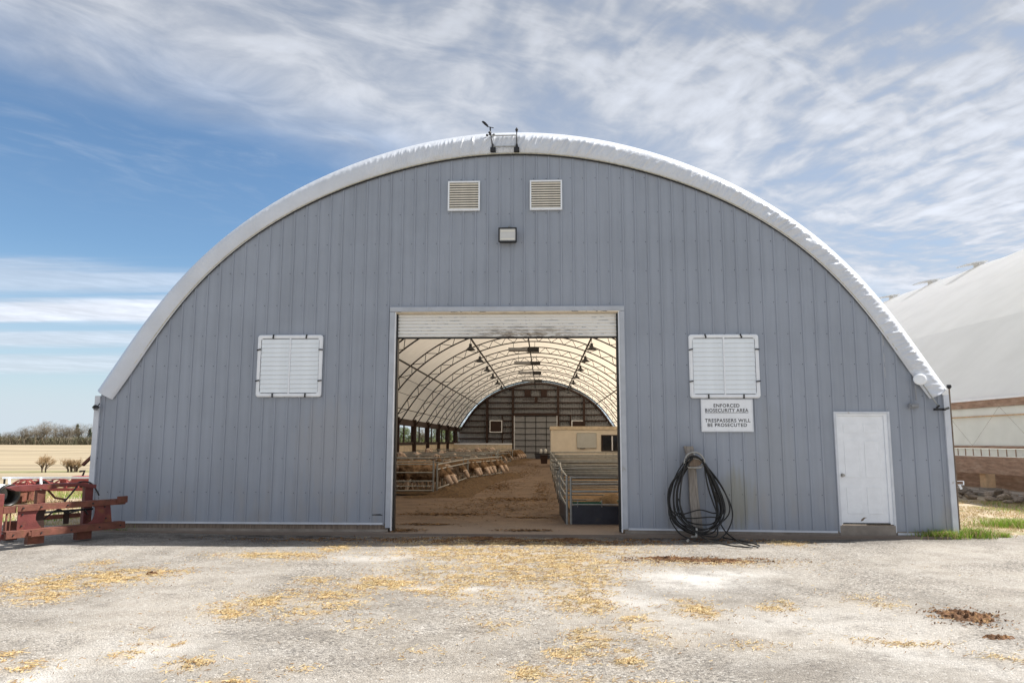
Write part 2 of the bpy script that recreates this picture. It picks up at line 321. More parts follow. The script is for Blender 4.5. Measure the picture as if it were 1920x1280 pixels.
MUD_SHADE = [(-3.5,-.55,4.2,.75,.95),(3.0,-.35,4.5,.5,.95),(0,-.75,2.4,.6,1),(2.74,-2.66,.85,.2,.9),(-3.4,-.8,1.6,.3,.35),(4.56,-5.97,.3,.36,.7),(4.45,-6.7,.2,.19,.5),(-.66,-7.58,.45,.21,.3),(1.9,-5.03,.52,.37,.25),(2.42,-7.75,.5,.22,.35),(2.73,-5.13,.46,.43,.25),(3.2,-.6,1.6,.3,.4)]  # dirt and dung spots; the wall-foot strips also paint in the barn's shadow
def mask(L, V):
    o = np.zeros(len(V))
    for x, y, a, b, d in L:
        q = ((V[:, 0]-x)/a)**2+((V[:, 1]-y)/b)**2
        o = np.maximum(o, min(d, 1)*np.exp(-q*.8))
    return o
m = bpy.data.materials.new('worn_asphalt'); m.use_nodes = True; n = N(m.node_tree)
tc = n('ShaderNodeTexCoord', 3)
at = lambda k: n('ShaderNodeAttribute', 2, attribute_name=k)
big = n.noise(tc, .38, 5.0, .6, .5); mid = n.noise(tc, 2.2, 6.0, .65, .3); gr = n.noise(tc, 70.0, 3.0, .7)
vo = m.node_tree.nodes.new('ShaderNodeTexVoronoi'); n.put(vo.inputs['Vector'], tc); n.put(vo.inputs['Scale'], 62.0)
cell = vo.outputs['Color']; cd = vo.outputs['Distance']
base = n.mix(n.ramp(big, .34, .66), (.265, .240, .208), (.375, .340, .295))
base = n.mix(n.ramp(mid, .42, .66, 0.0, .55), base, (.42, .392, .355))
base = n.mix(n.ramp(mid, .46, .30, 0.0, .40), base, (.165, .15, .138))
spk = n('ShaderNodeSeparateColor', 0, i_Color=cell)
grav = n.ramp(n.noise(tc, .55, 5.0, .6, .6), .44, .60)      # coarse gravel shows only where the fines are worn off
amp = n.m('ADD', .16, n.m('MULTIPLY', grav, .40))
base = n('ShaderNodeVectorMath', operation='SCALE', i_0=base, i_Scale=n.m('ADD', 1.0, n.m('MULTIPLY', n.m('SUBTRACT', n.m('MULTIPLY', spk, 2.0), 1.0), amp)))
base = n.mix(n.m('MULTIPLY', grav, .22), base, (.17, .155, .14))
base = n.mix(n.ramp(spk, .95, .97, 0.0, .5), base, (.62, .60, .56))
base = n.mix(n.m('MULTIPLY', n.ramp(spk, .07, .04, 0.0, .7), n.m('ADD', .3, n.m('MULTIPLY', grav, .7))), base, (.08, .075, .07))
br = n.ramp(n.noise(tc, 5.0, 7.0, .7), .42, .62)
base = n.mix(n.m('MULTIPLY', at('lime'), n.ramp(mid, .3, .6, .35, 1.0)), base, (.66, .64, .61))
base = n.mix(n.m('MULTIPLY', at('straw'), n.m('ADD', .22, n.m('MULTIPLY', br, .5))), base, (.44, .315, .165))
base = n.mix(n.m('MULTIPLY', at('mud_shade'), n.m('ADD', .58, n.m('MULTIPLY', br, .42)), clamp=True), base, (.042, .034, .031))  # dark dirt colour, also deepening the barn's shadow along the wall
crack = n('ShaderNodeTexVoronoi', 0, feature='DISTANCE_TO_EDGE', i_Vector=n('ShaderNodeVectorMath', operation='ADD', i_0=tc, i_1=n('ShaderNodeVectorMath', operation='SCALE', i_0=n('ShaderNodeTexNoise', 1, i_Vector=tc, i_Scale=1.2, i_Detail=6.0), i_Scale=1.4)), i_Scale=.22)
ck = n.m('MULTIPLY', n.ramp(crack, .006, .0015), n.ramp(mid, .52, .40))
base = n.mix(n.m('MULTIPLY', ck, .35), base, (.12, .11, .10))
h = n.m('ADD', n.m('MULTIPLY', cd, -.5), n.m('ADD', n.m('MULTIPLY', gr, .6), n.m('MULTIPLY', mid, 1.2)))
n('ShaderNodeOutputMaterial', i_Surface=n('ShaderNodeBsdfPrincipled', i_Base_Color=base, i_Roughness=.9, i_Specular_IOR_Level=.25, i_Normal=n('ShaderNodeBump', i_Height=h, i_Strength=.9, i_Distance=.016)))
M['asphalt'] = m
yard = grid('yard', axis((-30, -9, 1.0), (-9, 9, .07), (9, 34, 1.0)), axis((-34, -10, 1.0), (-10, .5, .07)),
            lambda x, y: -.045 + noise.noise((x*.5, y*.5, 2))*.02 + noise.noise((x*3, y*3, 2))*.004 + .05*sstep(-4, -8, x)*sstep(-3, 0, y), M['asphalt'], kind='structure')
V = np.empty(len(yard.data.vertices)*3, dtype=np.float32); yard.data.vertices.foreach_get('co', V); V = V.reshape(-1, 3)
for nm, L in (('straw', STRAW), ('lime', LIME), ('mud_shade', MUD_SHADE)):
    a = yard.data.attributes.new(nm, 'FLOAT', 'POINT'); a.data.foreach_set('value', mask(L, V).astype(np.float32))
def yz(x, y): return -.045 + noise.noise((x*.5, y*.5, 2))*.02 + .05*sstep(-4, -8, x)*sstep(-3, 0, y)

m = bpy.data.materials.new('barn_floor_dirt'); m.use_nodes = True; n = N(m.node_tree)
tc = n('ShaderNodeTexCoord', 3); sp = m.node_tree.nodes.new('ShaderNodeSeparateXYZ'); n.put(sp.inputs[0], tc)
a1 = n.noise(tc, 1.2, 7.0, .65, .4); a2 = n.noise(n('ShaderNodeMapping', i_Vector=tc, i_Scale=(.6, 2.2, 1)), 1.4, 6.0, .7)
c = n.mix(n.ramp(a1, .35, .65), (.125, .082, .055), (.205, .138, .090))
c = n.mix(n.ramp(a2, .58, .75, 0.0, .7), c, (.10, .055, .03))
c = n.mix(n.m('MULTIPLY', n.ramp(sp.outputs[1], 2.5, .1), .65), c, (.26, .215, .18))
n('ShaderNodeOutputMaterial', i_Surface=n('ShaderNodeBsdfPrincipled', i_Base_Color=c, i_Roughness=.9, i_Normal=n('ShaderNodeBump', i_Height=n.noise(tc, 9.0, 8.0, .7), i_Strength=.6, i_Distance=.04)))
M['floor'] = m
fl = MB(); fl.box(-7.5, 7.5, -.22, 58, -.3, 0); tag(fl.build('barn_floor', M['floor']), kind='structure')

# ------------------------------------------------------------------ the barn
barn = empty('fabric_barn', (0, 0, 0), label='grey steel fronted barn with a white fabric arch roof and a raised roller door', cat='barn')
def bp(name, b, m, **k): return b.build(name, m, barn, **k)
TZ = lambda x: .095-.0072*x      # the foot of the cladding runs slightly downhill to the right
pitchx = .2286; x_first = -1.35-28*pitchx
# every rib-to-rib strip of cladding, cut round the two doors
i = 0
for i in range(-1, 68):
    xa = x_first+i*pitchx; xb = xa+pitchx
    xa = max(xa, -7.62); xb = min(xb, 7.62)
    if xb-xa < .02: continue
    spans = [(xa, xb, None)]
    segs = []
    cuts = [(-2.2, 1.99, 4.0), (5.70, 6.65, 2.1)]
    cs = [(xa, xb)]
    pieces = []
    for c0, c1, zt in cuts:
        if xb <= c0 or xa >= c1: continue
        l, r = max(xa, c0), min(xb, c1)
        pieces.append((l, r, zt)); cs = [(xa, l), (r, xb)]
    pieces += [(a, b, None) for a, b in cs if b-a > .012]
    for a, b, zt in pieces:
        full = x_first+i*pitchx
        off = [0, .183, .191, .216, .2240, .2286]; dep = [0, 0, -.016, -.016, 0, 0]
        xs = sorted(set([a, b]+[full+o for o in off if a < full+o < b]))
        mb = MB(); v = []
        for x in xs:
            o = x-full; y = -float(np.interp(o, off, [-q for q in dep]))
            z0 = TZ(x) if zt is None else zt
            v += [(x, y, z0), (x, y, archz(x, .07))]
        mb.add(v, [(2*j, 2*j+2, 2*j+3, 2*j+1) for j in range(len(xs)-1)])
        bp('siding_panel', mb, M['siding'])
sc = MB()
for zr in (.68, 1.28, 1.853, 2.403, 2.97, 3.53, 4.10, 4.706, 5.252, 5.82, 6.485):
    for i in range(0, 67):
        x = x_first+i*pitchx+.155+random.uniform(-.006, .006); z = zr+random.uniform(-.008, .008)
        if archz(x) < z+.1 or (-2.25 < x < 2.04 and z < 4.1) or (5.65 < x < 6.7 and z < 2.15): continue
        sc.tube([(x, .001, z), (x, -.008, z)], .0072, 6)
for a, b in ((-.15, 6.1), ):
    pass
M['screwhead'] = mat('screw_head', (.06, .06, .07), .5, var=.3)
s = bp('screw', sc, M['screwhead']); s['kind'] = 'stuff'
# dents and a tear at the foot beside the big door
t = MB(); t.add([(-2.52, -.004, .30), (-2.35, -.012, .31), (-2.3, -.004, .285), (-2.5, -.006, .288)], [(0, 1, 2, 3)])
t.tube([(-2.53, 0, .235), (-2.53, -.006, .235)], .014, 8); bp('dent', t, M['dark'])
# trims
b = MB(); b.box(-7.62, -2.3, -.034, -.022, .05, .085, at=(0, 0, .075)); bp('base_trim', b, M['trim'])
b = MB(); b.add([(2.05, -.034, TZ(2.05)-.02), (5.66, -.034, TZ(5.66)-.02), (5.66, -.034, TZ(5.66)+.014), (2.05, -.034, TZ(2.05)+.014), (2.05, -.018, TZ(2.05)-.02), (5.66, -.018, TZ(5.66)-.02)], [(0, 1, 2, 3), (4, 5, 1, 0)]); bp('base_trim', b, M['trim'])
b = MB(); b.box(6.68, 7.6, -.034, -.022, .005, .04); bp('base_trim', b, M['trim'])
for sg in (-1, 1):
    b = MB(); b.box(-.05, .05, -.04, .10, .03 if sg < 0 else .0, 2.42, at=(sg*7.665, 0, 0)); bp('corner_trim', b, M['trim'], bev=.006)
b = MB(); b.box(-7.6, -2.2, -.012, .12, -.12, .14); bp('sill_board', b, M['wood'])
b = MB(); b.box(-7.6, -2.2, -.05, .12, -.14, .045); bp('foundation', b, M['concrete'])
b = MB(); b.box(1.99, 7.62, -.012, .14, -.12, .06); bp('foundation', b, M['concrete'])
b = MB(); b.box(5.70, 6.65, -.045, .14, -.10, .165); bp('door_step', b, M['concrete'], bev=.01)
M['jamb'] = mat('door_jamb_steel', (.46, .49, .54), .4, var=.08, vs=4, col2=(.30, .28, .26), c2=(.6, .78), c2s=5)
# doorway frame: outer casing, dark reveal
for x0, x1, nm in ((-2.255, -2.165, 'door_jamb'), (1.955, 2.045, 'door_jamb')):
    b = MB(); b.box(x0, x1, -.05, -.0, .07, 3.955); bp(nm, b, M['jamb'], bev=.008)
    b = MB(); q = (x1 if x0 < 0 else x0-.02); b.box(q, q+.02, -.03, .16, .02, 3.95); bp('door_reveal', b, M['trimw'])
    q2 = (-2.145 if x0 < 0 else 1.905); b = MB(); b.box(q2, q2+.03, .04, .20, .02, 3.95); bp('door_track', b, M['dark'])
b = MB(); b.box(-2.255, 2.045, -.052, 0, 3.96, 4.05); bp('door_head', b, M['jamb'], bev=.008)
b = MB(); b.box(-2.16, 1.95, .0, .16, 3.93, 3.957); bp('door_reveal', b, M['paleboard'])
# roll-up door, raised: corrugated curtain of slats
for z0 in [3.50+.063*i for i in range(7)]:
    b = MB(); v = []; zs = [0, .008, .03, .052, .060]; ys = [.118, .085, .068, .085, .118]
    for z, y in zip(zs, ys): v += [(-2.12, y, z0+z), (1.91, y, z0+z)]
    b.add(v, [(2*j, 2*j+1, 2*j+3, 2*j+2) for j in range(4)])
    bp('door_slat', b, M['rolldoor'], smooth=True)
b = MB(); b.box(-2.12, 1.91, .085, .125, 3.475, 3.50); bp('door_bottom_bar', b, M['dark'])
# webbing along the foot of the flap
b = MB(); b.tube([(P(RI, t, -.005)[0], -.058, P(RI, t, -.005)[1]) for t in np.linspace(-1.45, 1.45, 160)], .009, 6); bp('edge_webbing', b, M['rope'], smooth=True)
b = MB(); b.tube([(P(RI, t, -.028)[0], -.03, P(RI, t, -.028)[1]) for t in np.linspace(-1.42, 1.42, 160)], .010, 5); bp('edge_gasket', b, M['dark'], smooth=True)

# roof cover and the wrinkled flap wrapped over the front arch
def fold(s, v):
    a = .22+.78*sstep(-4.2, -1.4, s) if s < 0 else 1.0
    a *= .75+.5*noise.noise((s*.45, 7, 2))
    sl = 1.6*noise.noise((s*.35, 3, 0))
    q = s*5.2 + v*(1.1+sl*1.5)
    r = noise.noise((q, v*.8, 1.7)); r2 = noise.noise((q*2.1+3, v*1.3, 8.1)); r3 = noise.noise((s*9+v*5, v*5, 4.4))
    rid = max(0, 1-abs(r)*4.2)**1.2; rid2 = max(0, 1-abs(r2)*3.4)
    env = sstep(.16, .55, v)*(1-sstep(.88, 1.0, v))
    return a*env*(.030*rid + .024*rid2 + .007*r3 + .020*noise.noise((s*1.3, v*2, 3)))
ns = 1700; ts = np.linspace(-TMAX, TMAX, ns)
sec = [(0, .62), (0, .45), (.003, .34), (.008, .26), (.018, .19), (.032, .135), (.05, .095), (.07, .062), (.09, .036), (.11, .014), (.13, -.006), (.15, -.024), (.17, -.039), (.19, -.051), (.21, -.060), (.23, -.066), (.25, -.069), (.275, -.072), (.30, -.074), (.33, -.075), (.36, -.075), (.39, -.074), (.42, -.072), (.45, -.068), (.475, -.060), (.5, -.045)]
vs = []; arc = 0; last = None
for t in ts:
    x, z = P(RO, t, .06)
    if last: arc += math.hypot(x-last[0], z-last[1])
    last = (x, z)
half = arc/2; arc = 0; last = None
for t in ts:
    x, z = P(RO, t, .06)
    if last: arc += math.hypot(x-last[0], z-last[1])
    last = (x, z); s = arc-half
    depth = RO(t)+.06-RI(t)
    for k, (rho, y) in enumerate(sec):
        v = rho/.5; rr = RO(t)+.06-v*depth
        f = fold(s, v) if k > 2 else 0
        te = t*(1+.014*v); vs.append((rr*math.sin(te)+f*.35*math.sin(te), y-f, 1.5+rr*math.cos(te)+f*.35*math.cos(te)))
K = len(sec)
b = MB(); b.add(vs, [(i*K+j, (i+1)*K+j, (i+1)*K+j+1, i*K+j+1) for i in range(ns-1) for j in range(K-1)])
bp('roof_flap', b, M['flap'], smooth=True)
ys = []
for k in range(-1, 11):
    for q in (0, .18, .5, .82): ys.append(5.4*k+5.4*q)
ys = [y for y in ys if .3 < y < 58.0]; ys = [.6]+ys+[58.4]
tt = np.linspace(-TMAX, TMAX, 120); vs = []
for y in ys:
    ph = (y % 5.4)/5.4; sag = .07*math.sin(math.pi*ph)**2 if y > 5 else .02
    for t in tt:
        x, z = P(RO, t, .058-sag*(1-(abs(t)/TMAX)**4)); vs.append((x, y, z))
b = MB(); nt = len(tt); b.add(vs, [(i*nt+j, i*nt+j+1, (i+1)*nt+j+1, (i+1)*nt+j) for i in range(len(ys)-1) for j in range(nt-1)])
bp('roof_cover', b, M['fabric'], smooth=True)

# trusses
DEPTH = .36
NW = 46
def truss_mesh():
    tl = math.atan2(7.5, 1.1); o = MB(); i_ = MB(); w_ = MB()
    th = np.linspace(-tl, tl, 90)
    o.tube([(P(RO, t, -.06)[0], 0, P(RO, t, -.06)[1]) for t in th], .034, 6)
    i_.tube([(P(RO, t, -.06-DEPTH)[0], 0, P(RO, t, -.06-DEPTH)[1]) for t in th], .034, 6)
    nd = [-tl+2*tl*k/NW for k in range(NW+1)]
    for k in range(NW):
        a = P(RO, nd[k], -.06 if k % 2 else -.06-DEPTH); c = P(RO, nd[k+1], -.06-DEPTH if k % 2 else -.06)
        w_.tube([(a[0], 0, a[1]), (c[0], 0, c[1])], .0165, 5, cap=False)
    return [(nm, q) for nm, q in (('outer_chord', o), ('inner_chord', i_), ('web', w_))]
tr0 = None
for k in range(0, 12):
    y = 5.4*k if k else .35
    if k == 11: y = 57.7
    if tr0 is None:
        tm = truss_mesh(); tr0 = bp('truss', tm[0][1], M['truss'], smooth=True, loc=(0, y, 0))
        trk = [tm[j][1].build(tm[j][0], M['truss'], tr0, smooth=True) for j in (1, 2)]
    else:
        t2 = inst(tr0.data, 'truss', barn, (0, y, 0))
        for q in trk: inst(q.data, q.name.split('.')[0], t2, (0, 0, 0))
for x, z, r in ((-.15, 6.66, .036), (-2.85, 6.42, .05), (2.85, 6.42, .05), (-5.4, 4.95, .04), (5.4, 4.95, .04), (-6.7, 3.25, .022), (6.7, 3.25, .022), (-6.1, 4.6, .012), (-6.55, 4.0, .012), (6.1, 4.6, .012), (6.55, 4.0, .012)):
    b = MB(); b.tube([(x, .4, z), (x, 57.8, z)], r, 6); bp('purlin', b, M['truss'])
# side walls
for sg in (-1, 1):
    for nm, m_, x0, x1, z0, z1 in (('knee_wall', 'liner', 7.56, 7.60, -.1, 1.42), ('wall_boards', 'paleboard', 7.46, 7.50, .25, 1.36), ('sill_beam', 'browngirt', 7.36, 7.62, 1.42, 1.53), ('header_beam', 'browngirt', 7.36, 7.62, 2.50, 2.72), ('eave_beam', 'browngirt', 7.40, 7.58, 2.72, 2.86)):
        b = MB(); b.box(min(sg*x0, sg*x1), max(sg*x0, sg*x1), .14, 57.9, z0, z1); bp(nm, b, M[m_])
    pm = MB(); pm.box(-.10, .10, -.09, .09, 0, 2.9); q = bp('side_post', pm, M['browngirt'], loc=(sg*7.34, 5.4, 0))
    mm = MB(); mm.box(-.04, .04, -.045, .045, 1.53, 2.5); mu = bp('mullion', mm, M['browngirt'], loc=(sg*7.5, 2.7, 0))
    for k in range(0, 11):
        if k > 1: inst(q.data, 'side_post', barn, (sg*7.34, 5.4*k, 0))
        if k: inst(mu.data, 'mullion', barn, (sg*7.5, 5.4*k+2.7, 0))
        inst(mu.data, 'mullion', barn, (sg*7.5, 5.4*k+.02, 0), sc=(1, 5, 1)) if k else None
# knee brace seen at the nearest opening
b = MB(); b.tube([(-7.4, 26.9, 2.0), (-7.4, 26.3, 2.55)], .05, 5); bp('knee_brace', b, M['browngirt'])
# far wall
FY = 58.0
b = MB(); v = []; xs = []
x = -7.55
while x < 7.55: xs += [(x, 0), (x+.17, 0), (x+.185, -.04), (x+.215, -.04)]; x += .2286
for x, y in xs: v += [(x, FY+y, -.1), (x, FY+y, archz(x, .3))]
b.add(v, [(2*j, 2*j+2, 2*j+3, 2*j+1) for j in range(len(xs)-1)]); q = bp('far_siding', b, M['liner'])
for zr in (.68, 1.28, 1.853, 2.403, 2.97, 3.53, 4.10, 4.706, 5.252, 5.82, 6.485):
    tt_ = [x for x in np.linspace(0, 7.5, 200) if archz(x) > zr+.05]; xm = tt_[-1]
    if zr < 4.09:
        for a, c in ((-xm, -2.35), (2.05, xm)): b = MB(); b.box(a, c, FY-.24, FY-.06, zr-.055, zr+.055); bp('girt', b, M['browngirt'])
    else:
        b = MB(); b.box(-xm, xm, FY-.24, FY-.06, zr-.055, zr+.055); bp('girt', b, M['browngirt'])
for x in (-2.3, 2.0, -4.75, 4.45):
    b = MB(); b.box(x-.11, x+.11, FY-.42, FY-.25, 0, archz(x)-.02); bp('column', b, M['browngirt'])
for x in (-3.3, 3.15):
    b = MB(); b.box(x-.06, x+.06, FY-.36, FY-.25, 0, 4.1); bp('column', b, M['browngirt'])
b = MB(); b.tube([(P(RI, t, .05)[0], FY-.3, P(RI, t, .05)[1]) for t in np.linspace(-1.4, 1.4, 80)], .09, 6); bp('end_arch', b, M['browngirt'])
b = MB(); b.box(-2.2, 1.9, FY-.50, FY-.43, 4.02, 4.26); bp('door_lintel', b, M['browngirt'])
for k in range(7):
    z0 = .02+.57*k; b = MB(); b.box(-2.15, 1.88, FY-.36, FY-.33, z0, z0+.55); p_ = bp('far_door_panel', b, M['liner'])
    b = MB(); b.box(-2.15, 1.88, FY-.40, FY-.362, z0+.50, z0+.56)
    for x in (-1.13, -.13, .87): b.box(x-.03, x+.03, FY-.40, FY-.362, z0, z0+.5)
    b.build('door_stile', M['dark'], p_)
for x in (-2.17, 1.88): b = MB(); b.box(x-.03, x+.03, FY-.46, FY-.37, 0, 4.0); bp('far_door_rail', b, M['trimw'])
for x0 in (-4.52, 3.25):
    b = MB()
    for q in ((x0, x0+1.2, 2.42, 2.50), (x0, x0+1.2, 3.49, 3.57), (x0, x0+.08, 2.50, 3.49), (x0+1.12, x0+1.2, 2.50, 3.49)): b.box(q[0], q[1], FY-.40, FY-.34, q[2], q[3])
    f_ = bp('far_window', b, M['trimw']); b = MB(); b.box(x0+.08, x0+1.12, FY-.37, FY-.35, 2.5, 3.49); b.build('shutter', M['browngirt'], f_)
for x0 in (-1.2, .35): b = MB(); b.box(x0, x0+.6, FY-.26, FY-.2, 5.87, 6.44); bp('far_vent', b, M['browngirt'])
b = MB(); b.box(-1.4, 1.2, FY-.6, FY-.54, 5.48, 5.55); b.box(-.22, .06, FY-.66, FY-.61, 5.2, 5.75); bp('door_operator', b, M['browngirt'])
# framing behind the front wall
for zr in (.68, 1.28, 1.853, 2.403, 2.97, 3.53, 4.10, 4.706, 5.252, 5.82, 6.485):
    xm = [x for x in np.linspace(0, 7.5, 200) if archz(x) > zr+.05][-1]
    for a, c in (((-xm, -2.35), (2.15, xm)) if zr < 4.09 else ((-xm, xm),)):
        if zr < 2.1 and a > 0: 
            for a2, c2 in ((2.15, 5.6), (6.75, xm)): b = MB(); b.box(a2, c2, .03, .13, zr-.04, zr+.04); bp('girt', b, M['browngirt'])
        else: b = MB(); b.box(a, c, .03 if zr < 4.0 else .17, .13 if zr < 4.0 else .26, zr-.04, zr+.04); bp('girt', b, M['browngirt'])
for x in (-2.32, 2.1): b = MB(); b.box(x-.07, x+.07, .205 if abs(x) < 0 else .28, .42, 0, archz(x)-.1); bp('column', b, M['browngirt'])

M['slat'] = mat('shutter_slat', (.84, .89, .93), .45, var=.05, vs=5)
M['slatback'] = mat('shutter_gap', (.42, .45, .48), .6, var=.05)
# louvred shutters (windows)
def shutter(x0, z0, w_, h_, tilt):
    o = MB()
    rr = .05; pts = []
    for cx, cz, a0 in ((w_-rr, h_-rr, 0), (rr, h_-rr, 90), (rr, rr, 180), (w_-rr, rr, 270)):
        for q in range(5): a = R(a0+q*22.5); pts.append((x0+cx+rr*math.cos(a), z0+cz+rr*math.sin(a)))
    ring2 = [(x0+(x-x0-w_/2)*.90+w_/2, z0+(z-z0-h_/2)*.89+h_/2) for x, z in pts]
    k = len(pts); v = [(x, -.022, z) for x, z in pts]+[(x, -.055, z) for x, z in pts]+[(x0+(x-x0-w_/2)*.965+w_/2, -.068, z0+(z-z0-h_/2)*.965+h_/2) for x, z in pts]+[(x, -.062, z) for x, z in ring2]+[(x, -.03, z) for x, z in ring2]
    o.add(v, [(a*k+i, a*k+(i+1) % k, (a+1)*k+(i+1) % k, (a+1)*k+i) for a in range(4) for i in range(k)])
    f_ = bp('window', o, M['trimw'], smooth=False)
    b = MB(); b.box(x0+.06, x0+w_-.06, -.026, -.023, z0+.07, z0+h_-.07); b.build('backing', M['slatback'], f_)
    b = MB(); b.box(x0+w_/2-.014, x0+w_/2+.014, -.064, -.03, z0+.055, z0+h_-.055); b.build('centre_bar', M['trimw'], f_, bev=.004)
    nl = 12; hh = (h_-.15)/nl
    sm = None
    for c0 in (x0+.07, x0+w_/2+.016):
        for q in range(nl):
            if sm is None:
                b = MB(); L = w_/2-.086; b.add([(0, -.032, 0), (L, -.032, 0), (L, -.054, .003), (0, -.054, .003), (0, -.040, hh-.001), (L, -.040, hh-.001)], [(0, 1, 2, 3), (3, 2, 5, 4)])
                sl = b.build('slat', M['slat'], f_); sl.location = (c0, 0, z0+.075); sm = sl.data
            else: inst(sm, 'slat', f_, (c0, 0, z0+.075+q*hh))
    b = MB(); b.box(-.011, .011, -.085, -.056, -.036, .036); cm = b.build('clip', M['dark'], f_)
    cl = [(x0+w_*.24, z0+h_-.03, tilt), (x0+w_*.75, z0+h_-.03, tilt*1.4), (x0+w_*.26, z0+.03, 0), (x0+w_*.76, z0+.03, 3), (x0+.03, z0+h_*.76, 75), (x0+.025, z0+h_*.26, 80), (x0+w_-.03, z0+h_*.76, 92), (x0+w_-.03, z0+h_*.26, 84)]
    for q, (x, z, a) in enumerate(cl):
        if q == 0: cm.location = (x, 0, z); cm.rotation_euler = (0, R(a), 0)
        else: inst(cm.data, 'clip', f_, (x, 0, z), (0, R(a), 0))
shutter(-4.695, 2.395, 1.21, 1.14, 6)
shutter(3.19, 2.368, 1.24, 1.145, -16)
# gable vents
vm = None
for x0 in (-1.21, .328):
    b = MB(); w_, h_ = .605, .575; z0 = 5.868
    for q in ((0, w_, 0, .035), (0, w_, h_-.03, h_), (0, .03, .035, h_-.03), (w_-.03, w_, .035, h_-.03)): b.box(x0+q[0], x0+q[1], -.06, -.022, z0+q[2], z0+q[3])
    f_ = bp('vent', b, M['trimw'], bev=.004)
    b = MB(); b.box(x0+.02, x0+w_-.02, -.026, -.0225, z0+.02, z0+h_-.02); b.build('duct_opening', M['dark'], f_)
    for q in range(11):
        if vm is None:
            b = MB(); b.box(0, w_-.062, -.0035, .0035, -.028, .0, rot=Matrix.Rotation(R(-22), 3, 'X')); sl = b.build('louvre', M['cream'], f_); vm = sl.data; sl.location = (x0+.031, -.030, z0+.066)
        else: inst(vm, 'louvre', f_, (x0+.031, -.030, z0+.066+q*.0465))
# man door: casing, six-panel leaf, knob
b = MB()
for q in ((5.695, 5.735, .04, 2.13), (6.625, 6.665, .04, 2.13), (5.735, 6.625, 2.09, 2.13)): b.box(q[0], q[1], -.04, .02, q[2], q[3])
dr = bp('entrance_door', b, M['trim'], bev=.004)
b = MB()
for q in ((5.735, 5.765, .18, 2.09), (6.565, 6.625, .18, 2.09), (5.765, 6.565, 2.055, 2.09)): b.box(q[0], q[1], -.022, .05, q[2], q[3])
b.build('inner_casing', M['trimw'], dr)
b = MB(); b.box(5.767, 6.563, 0, .045, .205, 2.053); lf = b.build('leaf', M['trimw'], dr)
for (xa, xb) in ((5.86, 6.12), (6.21, 6.47)):
    for (za, zb) in ((.36, .82), (.98, 1.62), (1.76, 1.92)):
        b = MB(); v = [(xa, -.0035, za), (xb, -.0035, za), (xb, -.0035, zb), (xa, -.0035, zb)]
        e = .02; v2 = [(xa+e, -.0035+.0, za+e), (xb-e, -.0035, za+e), (xb-e, -.0035, zb-e), (xa+e, -.0035, zb-e)]
        v1 = [(xa+e*.5, -.0065, za+e*.5), (xb-e*.5, -.0065, za+e*.5), (xb-e*.5, -.0065, zb-e*.5), (xa+e*.5, -.0065, zb-e*.5)]
        b.add(v+v1+v2, [(i, (i+1) % 4, 4+(i+1) % 4, 4+i) for i in range(4)]+[(4+i, 4+(i+1) % 4, 8+(i+1) % 4, 8+i) for i in range(4)]+[(8, 9, 10, 11)])
        b.build('door_panel', M['trimw'], dr)
b = MB(); b.tube([(5.80, -.0, 1.02), (5.80, -.04, 1.02)], .012, 8); b.tube([(5.80, -.04, 1.02), (5.80, -.075, 1.02)], [.028, .024], 10); b.tube([(5.80, -.001, 1.02), (5.80, -.006, 1.02)], .034, 12)
b.build('knob', M['grip'], dr)
b = MB(); b.box(5.76, 6.57, -.03, .02, .18, .2); b.build('threshold', M['dark'], dr)
b = MB(); b.add([(6.07, -.002, .235), (6.11, -.002, .24), (6.15, -.002, .285), (6.19, -.002, .295), (6.13, -.002, .30), (6.09, -.002, .27)], [(0, 1, 2, 3, 4, 5)]); b.build('scuff', M['wood'], dr)

# ------------------------------------------------------------------ fittings on and above the front wall
fl = empty('floodlight', (-.08, -.03, 5.37), label='square black framed floodlight under the two gable vents', cat='floodlight')
b = MB()
for q in ((-.17, .17, -.138, -.112), (-.17, .17, .112, .138), (-.17, -.145, -.112, .112), (.145, .17, -.112, .112)): b.box(q[0], q[1], -.13, -.09, q[2], q[3])
b.build('frame', M['dark'], fl, bev=.005)
b = MB(); b.prism([(-.15, -.12), (.15, -.12), (.15, .12), (-.15, .12)], -.09, .02); b.build('housing', M['dark'], fl)
b = MB(); b.box(-.145, .145, -.118, -.108, -.112, .112); b.build('lens', M['lens'], fl)
b = MB(); b.box(-.13, .13, -.122, -.1185, .062, .09); b.box(-.13, .13, -.122, -.1185, -.092, -.064); b.build('reflector', M['reflector'], fl)
b = MB(); b.tube([(.02, 0, .13), (.02, -.02, .175), (.02, .01, .19)], .018, 6); b.build('conduit', M['galv'], fl)

